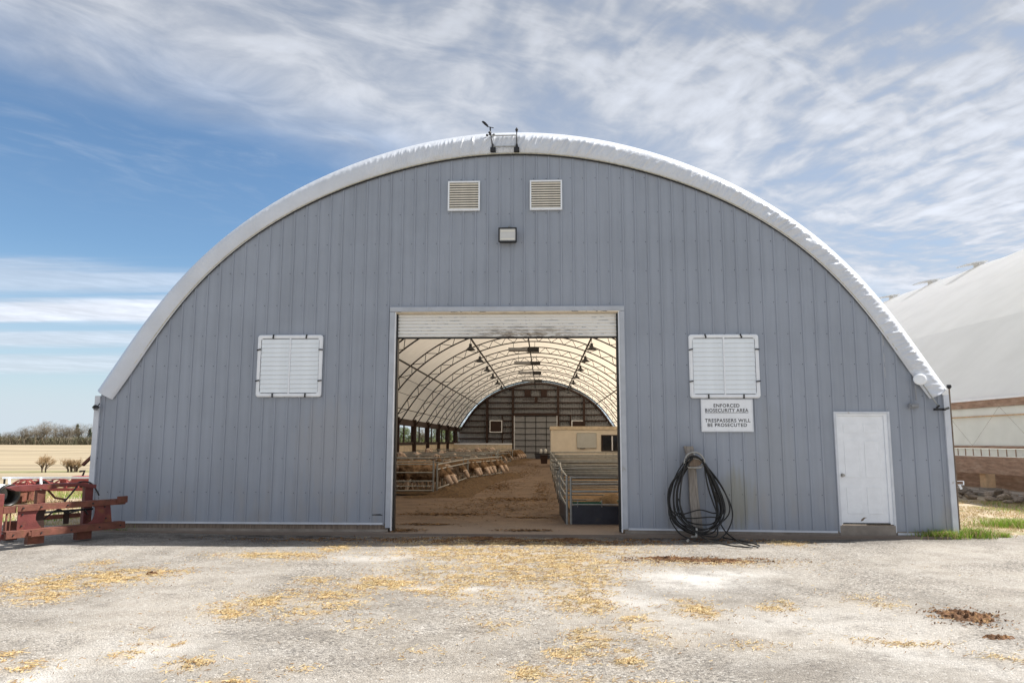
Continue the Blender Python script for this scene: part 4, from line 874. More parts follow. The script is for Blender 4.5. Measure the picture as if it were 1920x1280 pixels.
# sheep: one continuous body from lofted limbs, unified by a voxel remesh
M['wool'] = mat('dirty_wool', (.25, .165, .10), .95, var=.5, vs=7, bump=1.0, bs=35, col2=(.11, .065, .036), c2=(.44, .66), c2s=5, rnd=.22, spec=.1)
M['face'] = mat('sheep_face', (.60, .47, .38), .75, var=.15, vs=8, rnd=.15, spec=.2)
M['hoof'] = mat('eye_black', (.02, .015, .012), .4)
def sheep_mesh(pose, seed):
    rr = random.Random(seed); b = MB()
    b.tube([(-.52, 0, .60), (-.46, 0, .60), (-.30, 0, .585), (-.05, 0, .56), (.2, 0, .575), (.36, 0, .60), (.46, 0, .62)], [.08, .17, .235, .26, .245, .20, .12], 14, flat=1.02)
    if pose == 'feed':
        a_, c_ = rr.uniform(-.06, .08), rr.uniform(-.05, .07)
        nk = [(.36, 0, .64), (.52, a_*.3, .60), (.66, a_*.8, .47+c_*.5), (.76, a_, .37+c_)]; h0_ = Vector((.74, a_, .39+c_)); hdir = Vector((.62-c_*2, a_*3, -.78)).normalized()
        hd = [tuple(h0_+hdir*q_) for q_ in (0, .10, .20, .28, .30)]; ear = h0_+Vector((.03, 0, .04))
    elif pose == 'up': nk = [(.36, 0, .66), (.46, 0, .78), (.53, 0, .92), (.56, 0, .99)]; hd = [(.50, 0, 1.0), (.58, 0, 1.01), (.68, 0, .95), (.78, 0, .88), (.80, 0, .865)]; ear = Vector((.52, 0, 1.03))
    else: nk = [(.36, 0, .64), (.52, 0, .68), (.66, 0, .70), (.72, 0, .70)]; hd = [(.66, 0, .73), (.76, 0, .72), (.86, 0, .66), (.95, 0, .59), (.965, 0, .57)]; ear = Vector((.70, 0, .76))
    b.tube(nk, [.19, .15, .115, .095], 12)
    b.tube(hd, [.078, .092, .078, .060, .040], 10)
    for s_ in (-1, 1):
        b.tube([ear+Vector((0, s_*.06, 0)), ear+Vector((-.02, s_*.15, -.01)), ear+Vector((-.03, s_*.23, -.05))], [.034, .046, .022], 6, flat=.62)
        b.tube([(.34, s_*.12, .55), (.35, s_*.13, .34), (.34, s_*.13, .30), (.34, s_*.13, .06), (.36, s_*.13, 0)], [.09, .055, .04, .03, .036], 8)
        b.tube([(-.36, s_*.12, .58), (-.30, s_*.14, .42), (-.42, s_*.14, .27), (-.38, s_*.14, .06), (-.36, s_*.14, 0)], [.14, .09, .045, .032, .036], 8)
    b.tube([(-.50, 0, .66), (-.56, 0, .58), (-.57, 0, .46)], [.05, .045, .03], 6)
    o = b.build('tmp', M['wool'])
    md = o.modifiers.new('r', 'REMESH'); md.mode = 'VOXEL'; md.voxel_size = .026
    bpy.context.view_layer.update()
    me = bpy.data.meshes.new_from_object(o.evaluated_get(bpy.context.evaluated_depsgraph_get())); bpy.data.objects.remove(o)
    hc = Vector(hd[1]); off = rr.uniform(0, 50)
    me.materials.clear(); me.materials.append(M['wool']); me.materials.append(M['face'])
    hv = Vector(hd[-1])-Vector(hd[0])
    nrm = [v.normal.copy() for v in me.vertices]
    for v, nn in zip(me.vertices, nrm):
        c_ = v.co; headish = (c_-Vector(hd[0])).dot(hv.normalized()) > -.03 and (c_-hc).length < .23 and (c_.x > .45)
        leg = c_.z < .30 and c_.x < .5
        if not headish and not leg:
            k = noise.noise((c_.x*9+off, c_.y*9, c_.z*9))*.022+noise.noise((c_.x*22+off, c_.y*22, c_.z*22))*.012
            v.co = c_+nn*k
    for p in me.polygons:
        c_ = p.center; headish = (c_-Vector(hd[0])).dot(hv.normalized()) > -.03 and (c_-hc).length < .23 and c_.x > .45
        p.material_index = 1 if (headish or (c_.z < .26 and c_.x < .5)) else 0
        p.use_smooth = True
    ey = Vector(hd[1])*.55+Vector(hd[2])*.45
    up_ = Vector((-hv.normalized().z, 0, hv.normalized().x)); up_ = up_ if up_.z > 0 else -up_
    return me, [ey+up_*.035+Vector((0, s_*.066, 0)) for s_ in (-1, 1)]
SM = {p: [sheep_mesh(p, s) for s in ((1, 2, 5, 6) if p == 'feed' else (2,) if p == 'fwd' else (3,))] for p in ('feed', 'up', 'fwd')}
eb = MB(); eb.tube([(0, -.009, 0), (0, 0, 0), (0, .009, 0)], [.006, .014, .006], 8); eo = eb.build('tmp', M['hoof']); EYE = eo.data; bpy.data.objects.remove(eo)
def sheep(pose, x, y, face, label, sc=1.0, group=None):
    me, eyes = random.choice(SM[pose])
    o = bpy.data.objects.new('sheep', me); C.objects.link(o); o.location = (x, y, .06); o.rotation_euler = (0, 0, R(face)); o.scale = (sc, sc*1.02, sc)
    tag(o, label, 'sheep', group)
    for e in eyes: inst(EYE, 'eye', o, e)
    return o
gf = 'sheep feeding through the slant bar fences'
def along(p0, p1, t): return (p0[0]+(p1[0]-p0[0])*t, p0[1]+(p1[1]-p0[1])*t)
q = along(PF[0], PF[1], .10); sheep('feed', q[0]-.50, q[1]+.1, -22, 'sheep with lowered pale face eating at the near end of the feed fence', .98, gf)
q = along(PF[0], PF[1], .26); sheep('feed', q[0]-.42, q[1]+.1, -30, 'second sheep at the near feed fence, head down beside the first', .95, gf)
q = along(PF[0], PF[1], .55); sheep('fwd', q[0]-.85, q[1], -28, 'white faced sheep looking out between the bars of the near feed fence', .92, gf)
q = along(PF[0], PF[1], .80); sheep('feed', q[0]-.55, q[1], -15, 'sheep feeding beside the post between the two near feed fences', .95, gf)
for k, t in enumerate((.05, .16, .37, .46, .63, .81, .92)):
    q = along(PF[1], PF[2], t); sheep('feed', q[0]-.42, q[1]+.25, -28+random.uniform(-22, 18), f'sheep with its neck through the second feed fence, {OR[k]} from the gate', .95, gf)
for k, t in enumerate((.15, .45, .7, .95)):
    q = along((-1.9, 46.5), (-1.5, 52), t); sheep('feed', q[0]-.3, q[1], -10+random.uniform(-8, 8), f'small far sheep feeding at the farthest fence, {OR[k]} from the gate', 1.0, gf)
for k, t in enumerate((.25, .75)):
    q = along((-2.4, 36), (-1.85, 42.4), t); sheep('feed', q[0]-.5, q[1], -5, ['sheep at the third feed fence, nearer of two', 'sheep at the third feed fence, farther of two'][k], .95, gf)
sheep('fwd', -3.35, 10.2, 200, 'big brown woolly sheep turned away behind the right end of the front gate', 1.12)
sheep('feed', -4.45, 9.9, 255, 'sheep with smooth tan back at the left door jamb behind the gate', 1.05)
sheep('fwd', -4.1, 12.0, 170, 'sheep with a rounded back standing behind the front gate pair', 1.0)
sheep('up', -2.95, 14.3, 150, 'pale headed sheep with raised head behind the near feed fence', .98)
gh = 'sheep crowded in the left pens'
spots = []
r2 = random.Random(11)
while len(spots) < 74:
    y = 10.6+40*r2.random()**1.35; x = r2.uniform(-6.9, -3.9 if y < 17 else -3.2)
    if all((x-a)**2*1.0+(y-c_)**2 > .75 for a, c_ in spots): spots.append((x, y))
for x, y in spots:
    row = 'between the gate and the second cross panel' if y < 16.3 else 'in the middle of the left pens' if y < 33 else 'at the back of the left pens by the partition'
    sheep(r2.choice(['fwd', 'fwd', 'feed', 'up', 'fwd']), x, y, r2.uniform(0, 360), f'brown woolly sheep in the crowd {row}', r2.uniform(.9, 1.08), gh+' '+row)

# ------------------------------------------------------------------ red frame at the left corner
A = Vector((-7.6, -2.3, 0)); dirv = Vector((1.0, 1.7, 0)).normalized()
fr = empty('red_steel_frame', A, math.atan2(dirv.y, dirv.x), label='rusty red steel frame with oval cut-outs lying at the left corner of the barn', cat='machine frame')
def fb(name, m_, *boxes, bev=.006):
    b = MB()
    for q in boxes: b.box(*q)
    return b.build(name, m_, fr, bev=bev)
fb('top_beam', M['rust'], (.16, 1.86, -.05, .05, .60, .615), (.16, 1.86, -.055, -.045, .52, .60))
fb('top_beam_end', M['rust'], (1.70, 1.88, -.08, -.056, .55, .66))
fb('bottom_beam', M['rust'], (.0, 1.84, -.12, .06, .225, .24), (.0, 1.84, -.125, -.11, .13, .225))
b = MB(); b.prism([(.19, .235), (.56, .235), (.50, .30), (.45, .38), (.45, .46), (.49, .525), (.19, .525)], -.02, .0); b.build('side_plate', M['red'], fr)
b = MB(); b.prism([(1.24, .235), (1.66, .235), (1.61, .56), (1.34, .56), (1.37, .46), (1.36, .36), (1.32, .28)], -.02, .0); b.build('side_plate', M['red'], fr)
b = MB(); b.prism([(.50, .235), (.62, .235), (.60, .40), (.63, .525), (.52, .525), (.48, .44), (.48, .36)], .05, .16); b.build('bracket', M['browngirt'], fr)
fb('cross_bar', M['rust'], (.62, 1.3, .30, .34, .33, .40))
fb('cross_bar', M['dark'], (.60, 1.45, .20, .24, .44, .475))
fb('cross_bar', M['browngirt'], (1.02, 1.10, .26, .30, .24, .44))
fb('foot', M['rust'], (.38, .62, .02, .14, .0, .14)); fb('foot', M['rust'], (1.12, 1.36, .02, .14, -.01, .14))
fb('foot', M['rust'], (.40, .58, .80, .92, .0, .3))
fb('end_post', M['red'], (-.14, -.03, -.05, .05, .10, .80), (-.03, .02, -.03, .03, .12, .20))
fb('end_arm', M['rust'], (-.02, .16, -.03, .03, .50, .605))
fb('end_rod', M['rust'], (.03, .05, -.01, .01, .2, .5), (.09, .10, -.01, .01, .2, .5), bev=0)
fb('rear_post', M['rust'], (.64, .77, .40, .50, .02, .80)); fb('rear_post', M['red'], (1.40, 1.54, .40, .50, .02, .82))
b = MB()
topc = [(.20, .86), (.30, .885), (.9, .895), (1.35, .89), (1.56, .85), (1.56, .79), (1.45, .80), (1.3, .845), (1.15, .85), (.95, .84), (.86, .815), (.78, .80), (.72, .815), (.62, .84), (.5, .84), (.42, .80), (.3, .81)]
b.prism(topc, .36, .52); b.build('rear_rail', M['red'], fr)
fb('side_tie', M['red'], (.66, .74, .0, .40, .56, .60), (1.43, 1.51, .0, .40, .56, .60))
b = MB(); b.tube(cr([(1.02, .3, .60), (1.20, .34, .80), (1.30, .42, .90), (1.50, .45, .88), (1.60, .42, .75), (1.64, .40, .66)], 6), .014, 6); b.build('hydraulic_hose', M['rubber'], fr, smooth=True)

b = MB()
for u, z in [(.24, .57), (.5, .57), (.9, .57), (1.3, .57), (1.76, .60), (.10, .18), (.5, .18), (.95, .18), (1.4, .18), (1.75, .18), (.25, .47), (.25, .30), (1.55, .31), (1.52, .50)]:
    b.tube([(u, -.055 if (z > .52 or z < .23) else -.02, z), (u, -.075 if z > .52 else -.135 if z < .23 else -.035, z)], .014, 6)
q = b.build('bolt', M['dark'], fr); q['kind'] = 'stuff'
fb('lug', M['rust'], (.30, .34, -.16, -.125, .15, .21), (.34, .36, -.16, -.125, .13, .23))
b = MB(); b.tube(cr([(.62, .1, .36), (.8, .05, .50), (1.0, .12, .43), (1.2, .06, .47), (1.36, .2, .38)], 6), .013, 6); b.build('hydraulic_hose', M['rubber'], fr, smooth=True)
b = MB(); b.tube([(.8, .46, .82), (.96, .5, .66), (1.12, .46, .62)], .018, 5); b.build('brace', M['rust'], fr)
# second red implement, behind
rk = empty('red_implement', (-12.5, 6.0, 0), .1, label='low red implement with white cross bars lying behind the rusty frame', cat='farm implement')
b = MB(); b.box(-1.25, 1.4, -.04, .04, .28, .36); b.box(-1.25, 1.4, 1.15, 1.23, .36, .44); b.build('side_beam', M['red2'], rk, bev=.01)
b = MB(); b.box(-1.2, 1.4, .0, .04, .60, .65); b.build('top_rail', M['trimw'], rk)
for x in (-.95, -.15): b = MB(); b.tube([(x-.06, -.02, .62), (x+.03, -.10, .33)], .035, 6); b.build('white_bar', M['trimw'], rk)
b = MB(); r3 = random.Random(5)
for x in np.linspace(-1.15, 1.35, 9): b.box(x-.03, x+.03, 0, 1.2, .36, .42)
for k in range(16):
    x = r3.uniform(-1.1, 1.2); y = r3.uniform(.05, 1.1); l_ = r3.uniform(.15, .5); h_ = r3.uniform(.05, .13); b.box(x-l_/2, x+l_/2, y-.03, y+.04, .40, .40+h_, rot=Matrix.Rotation(r3.uniform(-.08, .08), 3, 'Y'))
for k in range(10):
    x = r3.uniform(-1.0, 1.1); y = r3.uniform(.1, 1.0); b.tube(cr([(x-.22, y, .44), (x-.1, y+.02, .53), (x+.08, y, .56), (x+.25, y-.02, .46)], 4), .022, 5)
b.build('tine_gear', M['red2'], rk)
b = MB(); b.box(.5, 1.35, .1, .5, .42, .66); b.build('gear_cover', M['red2'], rk, bev=.03)
b = MB(); b.tube([(.75, .2, .66), (.8, .2, .80), (.66, .22, .78)], .03, 5); b.box(-.6, -.2, .3, .6, .44, .52); b.build('lever', M['dark'], rk)
for x in (-1.0, 1.1): b = MB(); b.box(x-.05, x+.05, .1, 1.1, -.08, .30); b.build('leg', M['rust'], rk)

pp = empty('white_pipe', (-12.98, 5.2, .22), label='big white pipe lying on the ground with a black rimmed open end', cat='pipe')
an = np.linspace(0, 2*math.pi, 29)[:-1]
def ringx(r, x): return [(x, r*math.cos(a), r*math.sin(a)) for a in an]
b = MB(); b.add(ringx(.27, -2.6)+ringx(.27, -.04)+ringx(.245, -.04)+ringx(.245, -2.6), [(k*28+i, k*28+(i+1) % 28, (k+1)*28+(i+1) % 28, (k+1)*28+i) for k in range(3) for i in range(28)]); b.build('barrel', M['trimw'], pp, smooth=True)
b = MB(); b.add(ringx(.28, -.05)+ringx(.285, .03)+ringx(.235, .04)+ringx(.235, -.4), [(k*28+i, k*28+(i+1) % 28, (k+1)*28+(i+1) % 28, (k+1)*28+i) for k in range(3) for i in range(28)]); b.build('rim', M['rubber'], pp, smooth=True)
pp.rotation_euler = (0, 0, R(-20))

fp_ = empty('wire_fence', (-15.1, 7.9, 0), label='thin dark fence post with a wire at the left edge of the yard', cat='fence')
b = MB(); b.tube([(0, 0, -.2), (0, 0, .52)], .03, 6); b.build('post', M['dark'], fp_)
b = MB(); b.tube([(-6, .2, .50), (0, 0, .50), (2.0, -.1, .49)], .008, 4); b.build('wire', M['dark'], fp_)

# ------------------------------------------------------------------ neighbouring barn
nb = empty('neighbour_barn', (14.75, 9.4, 0), math.atan2(1, -.042)-math.pi/2, label='large white fabric barn with pale side curtains on the right', cat='barn')
y0, y1 = -5.0, 66
def nbx(name, m_, *bx, **k):
    b = MB()
    for q in bx: b.box(*q)
    return b.build(name, m_, nb, **k)
pf = [(0.0, 2.95), (.1, 3.06), (3.89, 6.42), (6.5, 8.15), (9.6, 10.15), (12.7, 12.0), (13.2, 12.2), (13.7, 12.0), (16.8, 10.15), (19.9, 8.15), (22.5, 6.42), (26.3, 3.06), (26.4, 2.95)]
b = MB(); ysn = [y0+(y1-y0)*i/80 for i in range(81)]; v = []
pk = len(pf)
for i, y in enumerate(ysn):
    s_ = .06*math.sin(math.pi*((i % 5)/5))**2
    for j, (x, z) in enumerate(pf):
        e = 0 if j in (0, 1, 2, pk-3, pk-2, pk-1) else s_; v.append((x+e*(.5 if j < pk/2 else -.5), y, z-e*.8))
b.add(v, [(i*pk+j, i*pk+j+1, (i+1)*pk+j+1, (i+1)*pk+j) for i in range(80) for j in range(pk-1)]); b.build('roof', M['fabric2'], nb)
M['seam'] = mat('fabric_seam', (.60, .61, .63), .5, var=.03)
nbx('eave_beam', M['brownwood'], (.02, .14, y0, y1, 2.70, 2.93))
nbx('hem_pipe', M['trimw'], (-.03, .015, y0, y1, 2.93, 2.98))
nbx('curtain_top', M['curtain'], (.10, .13, y0, y1, 2.42, 2.70))
nbx('top_rail', M['postwood'], (.04, .12, y0, y1, 2.40, 2.44))
nbx('side_curtain', M['curtain'], (.13, .15, y0, y1, 1.48, 2.40))
nbx('bottom_rail', M['brownwood'], (.02, .12, y0, y1, 1.40, 1.48))
nbx('louvre_strip', M['curtain'], (.10, .12, y0, y1, 1.15, 1.38))
sl = MB(); sl.box(.08, .10, -.012, .012, 1.15, 1.38); so = sl.build('louvre_bar', M['brownwood'], nb); so.location = (0, y0, 0)
for i in range(1, 90): inst(so.data, 'louvre_bar', nb, (0, y0+.42*i, 0))
nbx('plank', M['brownwood'], (.02, .10, y0, 1.0, .60, 1.14)); nbx('plank', M['brownwood'], (.02, .10, 1.01, 5.3, .60, 1.14)); nbx('plank', M['brownwood'], (.02, .10, 5.31, y1, .60, 1.14))
b = MB()
for i in range(14):
    ya_ = y0+3.0*i
    b.tube([(.05, ya_, 2.70), (.05, ya_+1.5, 1.48), (.05, ya_+3.0, 2.70)], .004, 4)
b.build('curtain_cord', M['wood'], nb)
nbx('back_wall', M['brownwood'], (.9, .95, y0, y1, -.1, .62))
nbx('inner_floor', M['concrete'], (.0, .9, y0, y1, -.2, .06))
for i, y in enumerate((-1.8, 2.3, 6.4, 10.5, 14.6)):
    pb_ = MB(); pb_.box(.18, .48, y-.16, y+.16, .10, .60); po = pb_.build('post', M['postwood'], nb); b = MB(); b.box(.14, .52, y-.2, y+.2, .061, .14); b.build('post_base', M['concrete'], po)
nbx('curb', M['concrete'], (-.35, .0, y0, y1, -.3, .03))
nbx('gable', M['fabric2'], (.5, 26, y1-.05, y1, -.1, 3.0))
nbx('far_side_wall', M['curtain'], (26.2, 26.3, y0, y1, -.1, 2.9))
M['plainwhite'] = mat('plain_white_sheet', (.80, .80, .79), .5, var=.03)
hm = MB(); hm.prism([(-1.0, .10), (-.3, .26), (.4, .34), (.4, .28), (-.3, .20), (-1.0, .04)], -.45, .45); hm.box(-.05, .3, -.3, .3, -.2, .27)
h0 = hm.build('ridge_vent', M['plainwhite'], nb); h0.location = (12.9, 21.6, 12.0)
for y in (26.6, 31.8, 37.5): inst(h0.data, 'ridge_vent', nb, (12.9, y, 12.0))

# stones along its foot
stm = []
for s_ in range(6):
    import bmesh
    bm = bmesh.new(); bmesh.ops.create_icosphere(bm, subdivisions=2, radius=1)
    for v in bm.verts:
        k = 1+.35*noise.noise((v.co.x*1.3+s_*9, v.co.y*1.3, v.co.z*1.3)); v.co *= k; v.co.z *= .62
    me = bpy.data.meshes.new('stone'); bm.to_mesh(me); bm.free(); me.materials.append(M['stone']); stm.append(me)
r4 = random.Random(9)
for i in range(150):
    y = r4.uniform(4.0, 21); lay = r4.random()
    x = 14.75-.042*(y-9.4)-.45-lay*1.15; z = -.02+.20*(1-lay)*r4.uniform(.2, 1)
    sz = r4.uniform(.08, .17)
    o = bpy.data.objects.new('stone', r4.choice(stm)); C.objects.link(o); o.location = (x, y, z); o.rotation_euler = (r4.uniform(-.4, .4), r4.uniform(-.4, .4), r4.uniform(0, 6)); o.scale = (sz, sz*r4.uniform(.8, 1.4), sz*r4.uniform(.7, 1))
    tag(o, 'grey brown rubble stone in the heap at the foot of the white neighbouring barn', 'stone', 'rubble stones beside the neighbouring barn')
o = bpy.data.objects.new('stone', stm[0]); C.objects.link(o); o.location = (14.55, 8.75, .12); o.scale = (.27, .2, .16); tag(o, 'dark oval stone lying alone on the concrete curb of the neighbouring barn', 'stone')

# ------------------------------------------------------------------ grass and straw
def blades(name, n_, pos, h, wd, m_, lean=.6, seed=1, **k):
    r = np.random.default_rng(seed); p = pos(n_, r); n_ = len(p)
    a = r.uniform(0, 2*np.pi, n_); H = r.uniform(h*.45, h*1.1, n_); L = r.uniform(.1, lean, n_)*H; an = r.uniform(0, 2*np.pi, n_)
    dxy = np.stack([np.cos(a), np.sin(a)], 1)*wd/2; ln = np.stack([np.cos(an), np.sin(an)], 1)
    z = p[:, 2]
    v = np.zeros((n_, 5, 3)); v[:, 0, :2] = p[:, :2]-dxy; v[:, 1, :2] = p[:, :2]+dxy; v[:, 0, 2] = v[:, 1, 2] = z
    mid = p[:, :2]+ln*(L*.35)[:, None]; v[:, 2, :2] = mid+dxy*.8; v[:, 3, :2] = mid-dxy*.8; v[:, 2, 2] = v[:, 3, 2] = z+H*.6
    v[:, 4, :2] = p[:, :2]+ln*L[:, None]; v[:, 4, 2] = z+H*(1-.25*L/H)
    me = bpy.data.meshes.new(name); fs = [f for i in range(n_) for f in ((5*i, 5*i+1, 5*i+2, 5*i+3), (5*i+3, 5*i+2, 5*i+4))]
    me.from_pydata(v.reshape(-1, 3).tolist(), [], fs)
    ms = m_ if isinstance(m_, list) else [m_]
    for q in ms: me.materials.append(q)
    if len(ms) > 1: mi = np.repeat(r.integers(0, len(ms), n_), 2); me.polygons.foreach_set('material_index', mi)
    o = bpy.data.objects.new(name, me); C.objects.link(o); tag(o, **k); return o
def tuft(x, y, rx, ry, n_, h, label, z=-.06, mats=None, wd=.008, seed=1, ground=terr):
    def pos(n__, r):
        q = r.normal(0, .5, (n__, 2)); return np.stack([x+q[:, 0]*rx, y+q[:, 1]*ry, np.full(n__, z)], 1)
    return blades('grass_tuft', n_, pos, h, wd, mats or [M['grass'], M['grass'], M['drygrass']], seed=seed, lean=1.5, label=label, cat='grass')
tuft(7.35, -.12, .38, .10, 900, .22, 'green grass tuft against the right foot of the grey wall', seed=3)
tuft(8.05, .15, .35, .22, 900, .24, 'bright green tuft just past the right corner of the barn', seed=4)
tuft(9.9, 2.2, .55, .4, 1300, .22, 'bright green tuft in the middle of the straw strip between the barns', z=-.09, seed=5)
tuft(8.6, .2, .14, .08, 200, .14, 'small dark green tuft at the asphalt edge between the barns', seed=6)
tuft(12.4, 4.8, .5, .6, 900, .22, 'green tuft at the right edge of the photo below the rubble stones', z=-.09, seed=7)
tuft(-7.1, .05, .35, .10, 900, .17, 'dark weeds at the left foot of the grey wall behind the red frame', seed=8)
def strip(x0, x1, y0, y1, z=-.085):
    return lambda n_, r: np.stack([r.uniform(x0, x1, n_), r.uniform(y0, y1, n_), np.full(n_, z)], 1)
def clump(x0, x1, y0, y1, sc=.8, th=.05, z=-.085):
    def f(n_, r):
        x = r.uniform(x0, x1, n_*3); y = r.uniform(y0, y1, n_*3)
        k = np.array([noise.noise((a*sc, b_*sc, 5.5)) for a, b_ in zip(x, y)]) > th
        x, y = x[k][:n_], y[k][:n_]; return np.stack([x, y, np.full(len(x), z)], 1)
    return f
blades('dry_grass', 16000, clump(7.7, 14.2, .35, 9, 1.2, -.3), .06, .012, [M['drygrass'], M['straw2']], lean=2.5, seed=20, label='pale dry grass litter covering the strip between the barns', cat='dry grass', kind='stuff')
blades('green_grass', 5000, clump(7.7, 14.2, .6, 9, 1.3, .22), .10, .010, [M['grass'], M['drygrass']], lean=1.8, seed=21, label='thin green grass growing through the litter between the barns', cat='grass', kind='stuff')
blades('dry_grass', 9000, clump(-16, -7.9, .6, 12, .9, -.05), .16, .012, [M['drygrass'], M['straw2']], lean=1.6, seed=22, label='tall dry grass around the red machinery left of the barn', cat='dry grass', kind='stuff')
blades('green_grass', 4500, clump(-16, -7.9, .6, 14, .7, .1), .16, .012, [M['grass']], seed=23, label='green weeds around the red machinery left of the barn', cat='grass', kind='stuff')

M['dirtstrip'] = mat('sandy_strip', (.42, .34, .24), .95, var=.25, vs=1.5, bump=.6, bs=12, col2=(.20, .20, .08), c2=(.52, .66), c2s=1.1)
tag(grid('grass_strip', [7.68+.3*i for i in range(24)], [.52+.4*i for i in range(150)], lambda x, y: -.085+.02*noise.noise((x, y, 0)), M['dirtstrip']), kind='structure')
tag(grid('verge', [-20+.4*i for i in range(31)], [.52+.4*i for i in range(26)], lambda x, y: max(terr(x, y)+.012, -.088)+.02*noise.noise((x, y, 0)), M['dirtstrip']), kind='structure')

# straw litter on the yard: chaff flakes lying flat, denser inside the patches
def litter(name, sel, dens, seed, lab, mats, ln=(.012, .045), wd=.0045, scale=1.0, zoff=.004):
    r = np.random.default_rng(seed); P_ = []
    for x, y, a, b_, d_ in sel:
        k = int(dens*a*b_*math.pi*d_)+6
        q = r.normal(0, .62, (k, 2))
        P_.append(np.stack([x+q[:, 0]*a*scale, y+q[:, 1]*b_*scale], 1))
    p = np.concatenate(P_); 
    k = np.array([noise.noise((u*3.2, v_*5.5, seed))+.9*noise.noise((u*11, v_*17, seed)) for u, v_ in p]) > .06
    p = p[k]; p = p[(p[:, 1] < -.32) & (p[:, 1] > -10)]
    n_ = len(p); a = r.normal(.25, .9, n_); L = r.uniform(*ln, n_); W = wd*r.uniform(.6, 1.4, n_)
    z = np.array([yz(u, v_) for u, v_ in p])+zoff+r.uniform(0, .010, n_)
    dx_, dy_ = np.cos(a), np.sin(a); tz = r.uniform(-.006, .010, n_)
    v = np.zeros((n_, 4, 3))
    for j_, (s1, s2) in enumerate(((-1, -1), (1, -1), (1, 1), (-1, 1))):
        v[:, j_, 0] = p[:, 0]+dx_*L/2*s1-dy_*W/2*s2; v[:, j_, 1] = p[:, 1]+dy_*L/2*s1+dx_*W/2*s2; v[:, j_, 2] = z+tz*s1+.0015*s2
    me = bpy.data.meshes.new(name); me.from_pydata(v.reshape(-1, 3).tolist(), [], [(4*i, 4*i+1, 4*i+2, 4*i+3) for i in range(n_)])
    for q in mats: me.materials.append(q)
    me.polygons.foreach_set('material_index', r.integers(0, len(mats), n_))
    o = bpy.data.objects.new(name, me); C.objects.link(o); return tag(o, lab, 'straw', kind='stuff')
litter('straw_litter', STRAW, 5200, 31, 'golden straw chaff scattered in patches over the asphalt', [M['straw1'], M['straw1'], M['straw2'], M['straw3'], M['straw1']])
litter('straw_litter', [(x, y, a*1.9, b_*1.8, d_*.2) for x, y, a, b_, d_ in STRAW]+[(0, -5, 5, 3, .012)], 2200, 33, 'loose straw bits sprinkled between the straw patches', [M['straw1'], M['straw3']])
litter('dung_litter', [(0, -.78, 1.9, .34, 1), (2.74, -2.66, .85, .22, 1.2), (-3.3, -.8, 1.5, .22, .25), (3.2, -.55, 1.2, .2, .3), (4.56, -5.97, .26, .3, 1)], 5200, 35, 'dark dung crumbs tracked out along the barn threshold', [M['manure'], M['straw3'], M['manure']], ln=(.01, .03), wd=.014)
def dung(x, y, a, b_, h, lab, seed):
    r = random.Random(seed); b = MB()
    nx, ny = 26, 20; v = []
    for j_ in range(ny):
        for i in range(nx):
            u, w_ = i/(nx-1)*2-1, j_/(ny-1)*2-1
            e = max(0, 1-(u*u+w_*w_))**.6; e2 = e*(.6+.9*noise.noise((u*4+seed, w_*4, 0)))+.35*e*noise.noise((u*13+seed, w_*13, 2))
            v.append((u*a, w_*b_, max(-.02, e2*h-.012)))
    b.add(v, [(j_*nx+i, j_*nx+i+1, (j_+1)*nx+i+1, (j_+1)*nx+i) for j_ in range(ny-1) for i in range(nx-1)])
    o = b.build('manure_clump', M['manure']); o.location = (x, y, yz(x, y)+.002); o.rotation_euler = (0, 0, r.uniform(-.4, .2)); return tag(o, lab, 'manure')
dung(4.56, -5.97, .26, .22, .06, 'brown manure clump on the asphalt at the lower right, larger of two', 1)
dung(4.42, -6.72, .17, .09, .035, 'flat brown manure smear nearest the lower right corner', 2)
dung(-4.31, -4.12, .09, .07, .05, 'small dark brown clump on the left straw trail', 3)
dung(2.35, -2.62, .5, .14, .05, 'crumbly brown dung ridge on the asphalt in front of the hose, left part', 4)
dung(3.0, -2.72, .55, .12, .04, 'crumbly brown dung ridge on the asphalt in front of the hose, right part', 5)
dung(1.0, -.62, .5, .12, .05, 'dark dung ridge along the threshold by the right door jamb', 6)
dung(-.3, -.66, .7, .14, .05, 'dark dung ridge along the middle of the doorway threshold', 7)

# ------------------------------------------------------------------ trees
def tree(seed, H, trunk_r, n_main, spread, levels, seg_r=5, stems=1, up_=.55):
    r = random.Random(seed); tk = MB(); tw = MB(); tk_n = 0
    def grow(p, d_, L, rad, lv):
        q = p+d_*L*.5+Vector((r.uniform(-1, 1), r.uniform(-1, 1), r.uniform(-.3, .6)))*L*.06; e = p+d_*L
        (tk if lv < 2 else tw).tube([p, q, e], [rad, rad*.82, rad*.62], 5 if lv < 2 else 3, cap=False)
        if lv >= levels: return
        for k in range(n_main if lv == 0 else r.choice((3, 4, 4, 5))):
            a = r.uniform(0, 6.283); s_ = spread*r.uniform(.6, 1.3)
            nd = (d_+Vector((math.cos(a)*s_, math.sin(a)*s_, r.uniform(-.1, up_)))).normalized()
            grow(p+(e-p)*r.uniform(.35, 1.0), nd, L*r.uniform(.55, .8), rad*.52, lv+1)
    for s_ in range(stems):
        a = r.uniform(0, 6.28); o_ = Vector((math.cos(a), math.sin(a), 0))*(.12*H if stems > 1 else 0)
        grow(o_*r.random(), (Vector((0, 0, 1))+o_*.25/H*(3 if stems > 1 else 1)).normalized(), H*.34, trunk_r, 0)
    return tk, tw
def mk_tree(tk, tw, mt, label, loc, group=None, rz=0, sc=1, nm='bare_tree'):
    o = empty(nm, loc, rz, label=label, cat='tree', group=group); o.scale = (sc,)*3
    tk.build('trunk', M['bark'], o); tw.build('crown', mt, o); return o
tk, tw = tree(2, 5.0, .17, 6, .80, 5, up_=.42, stems=2)
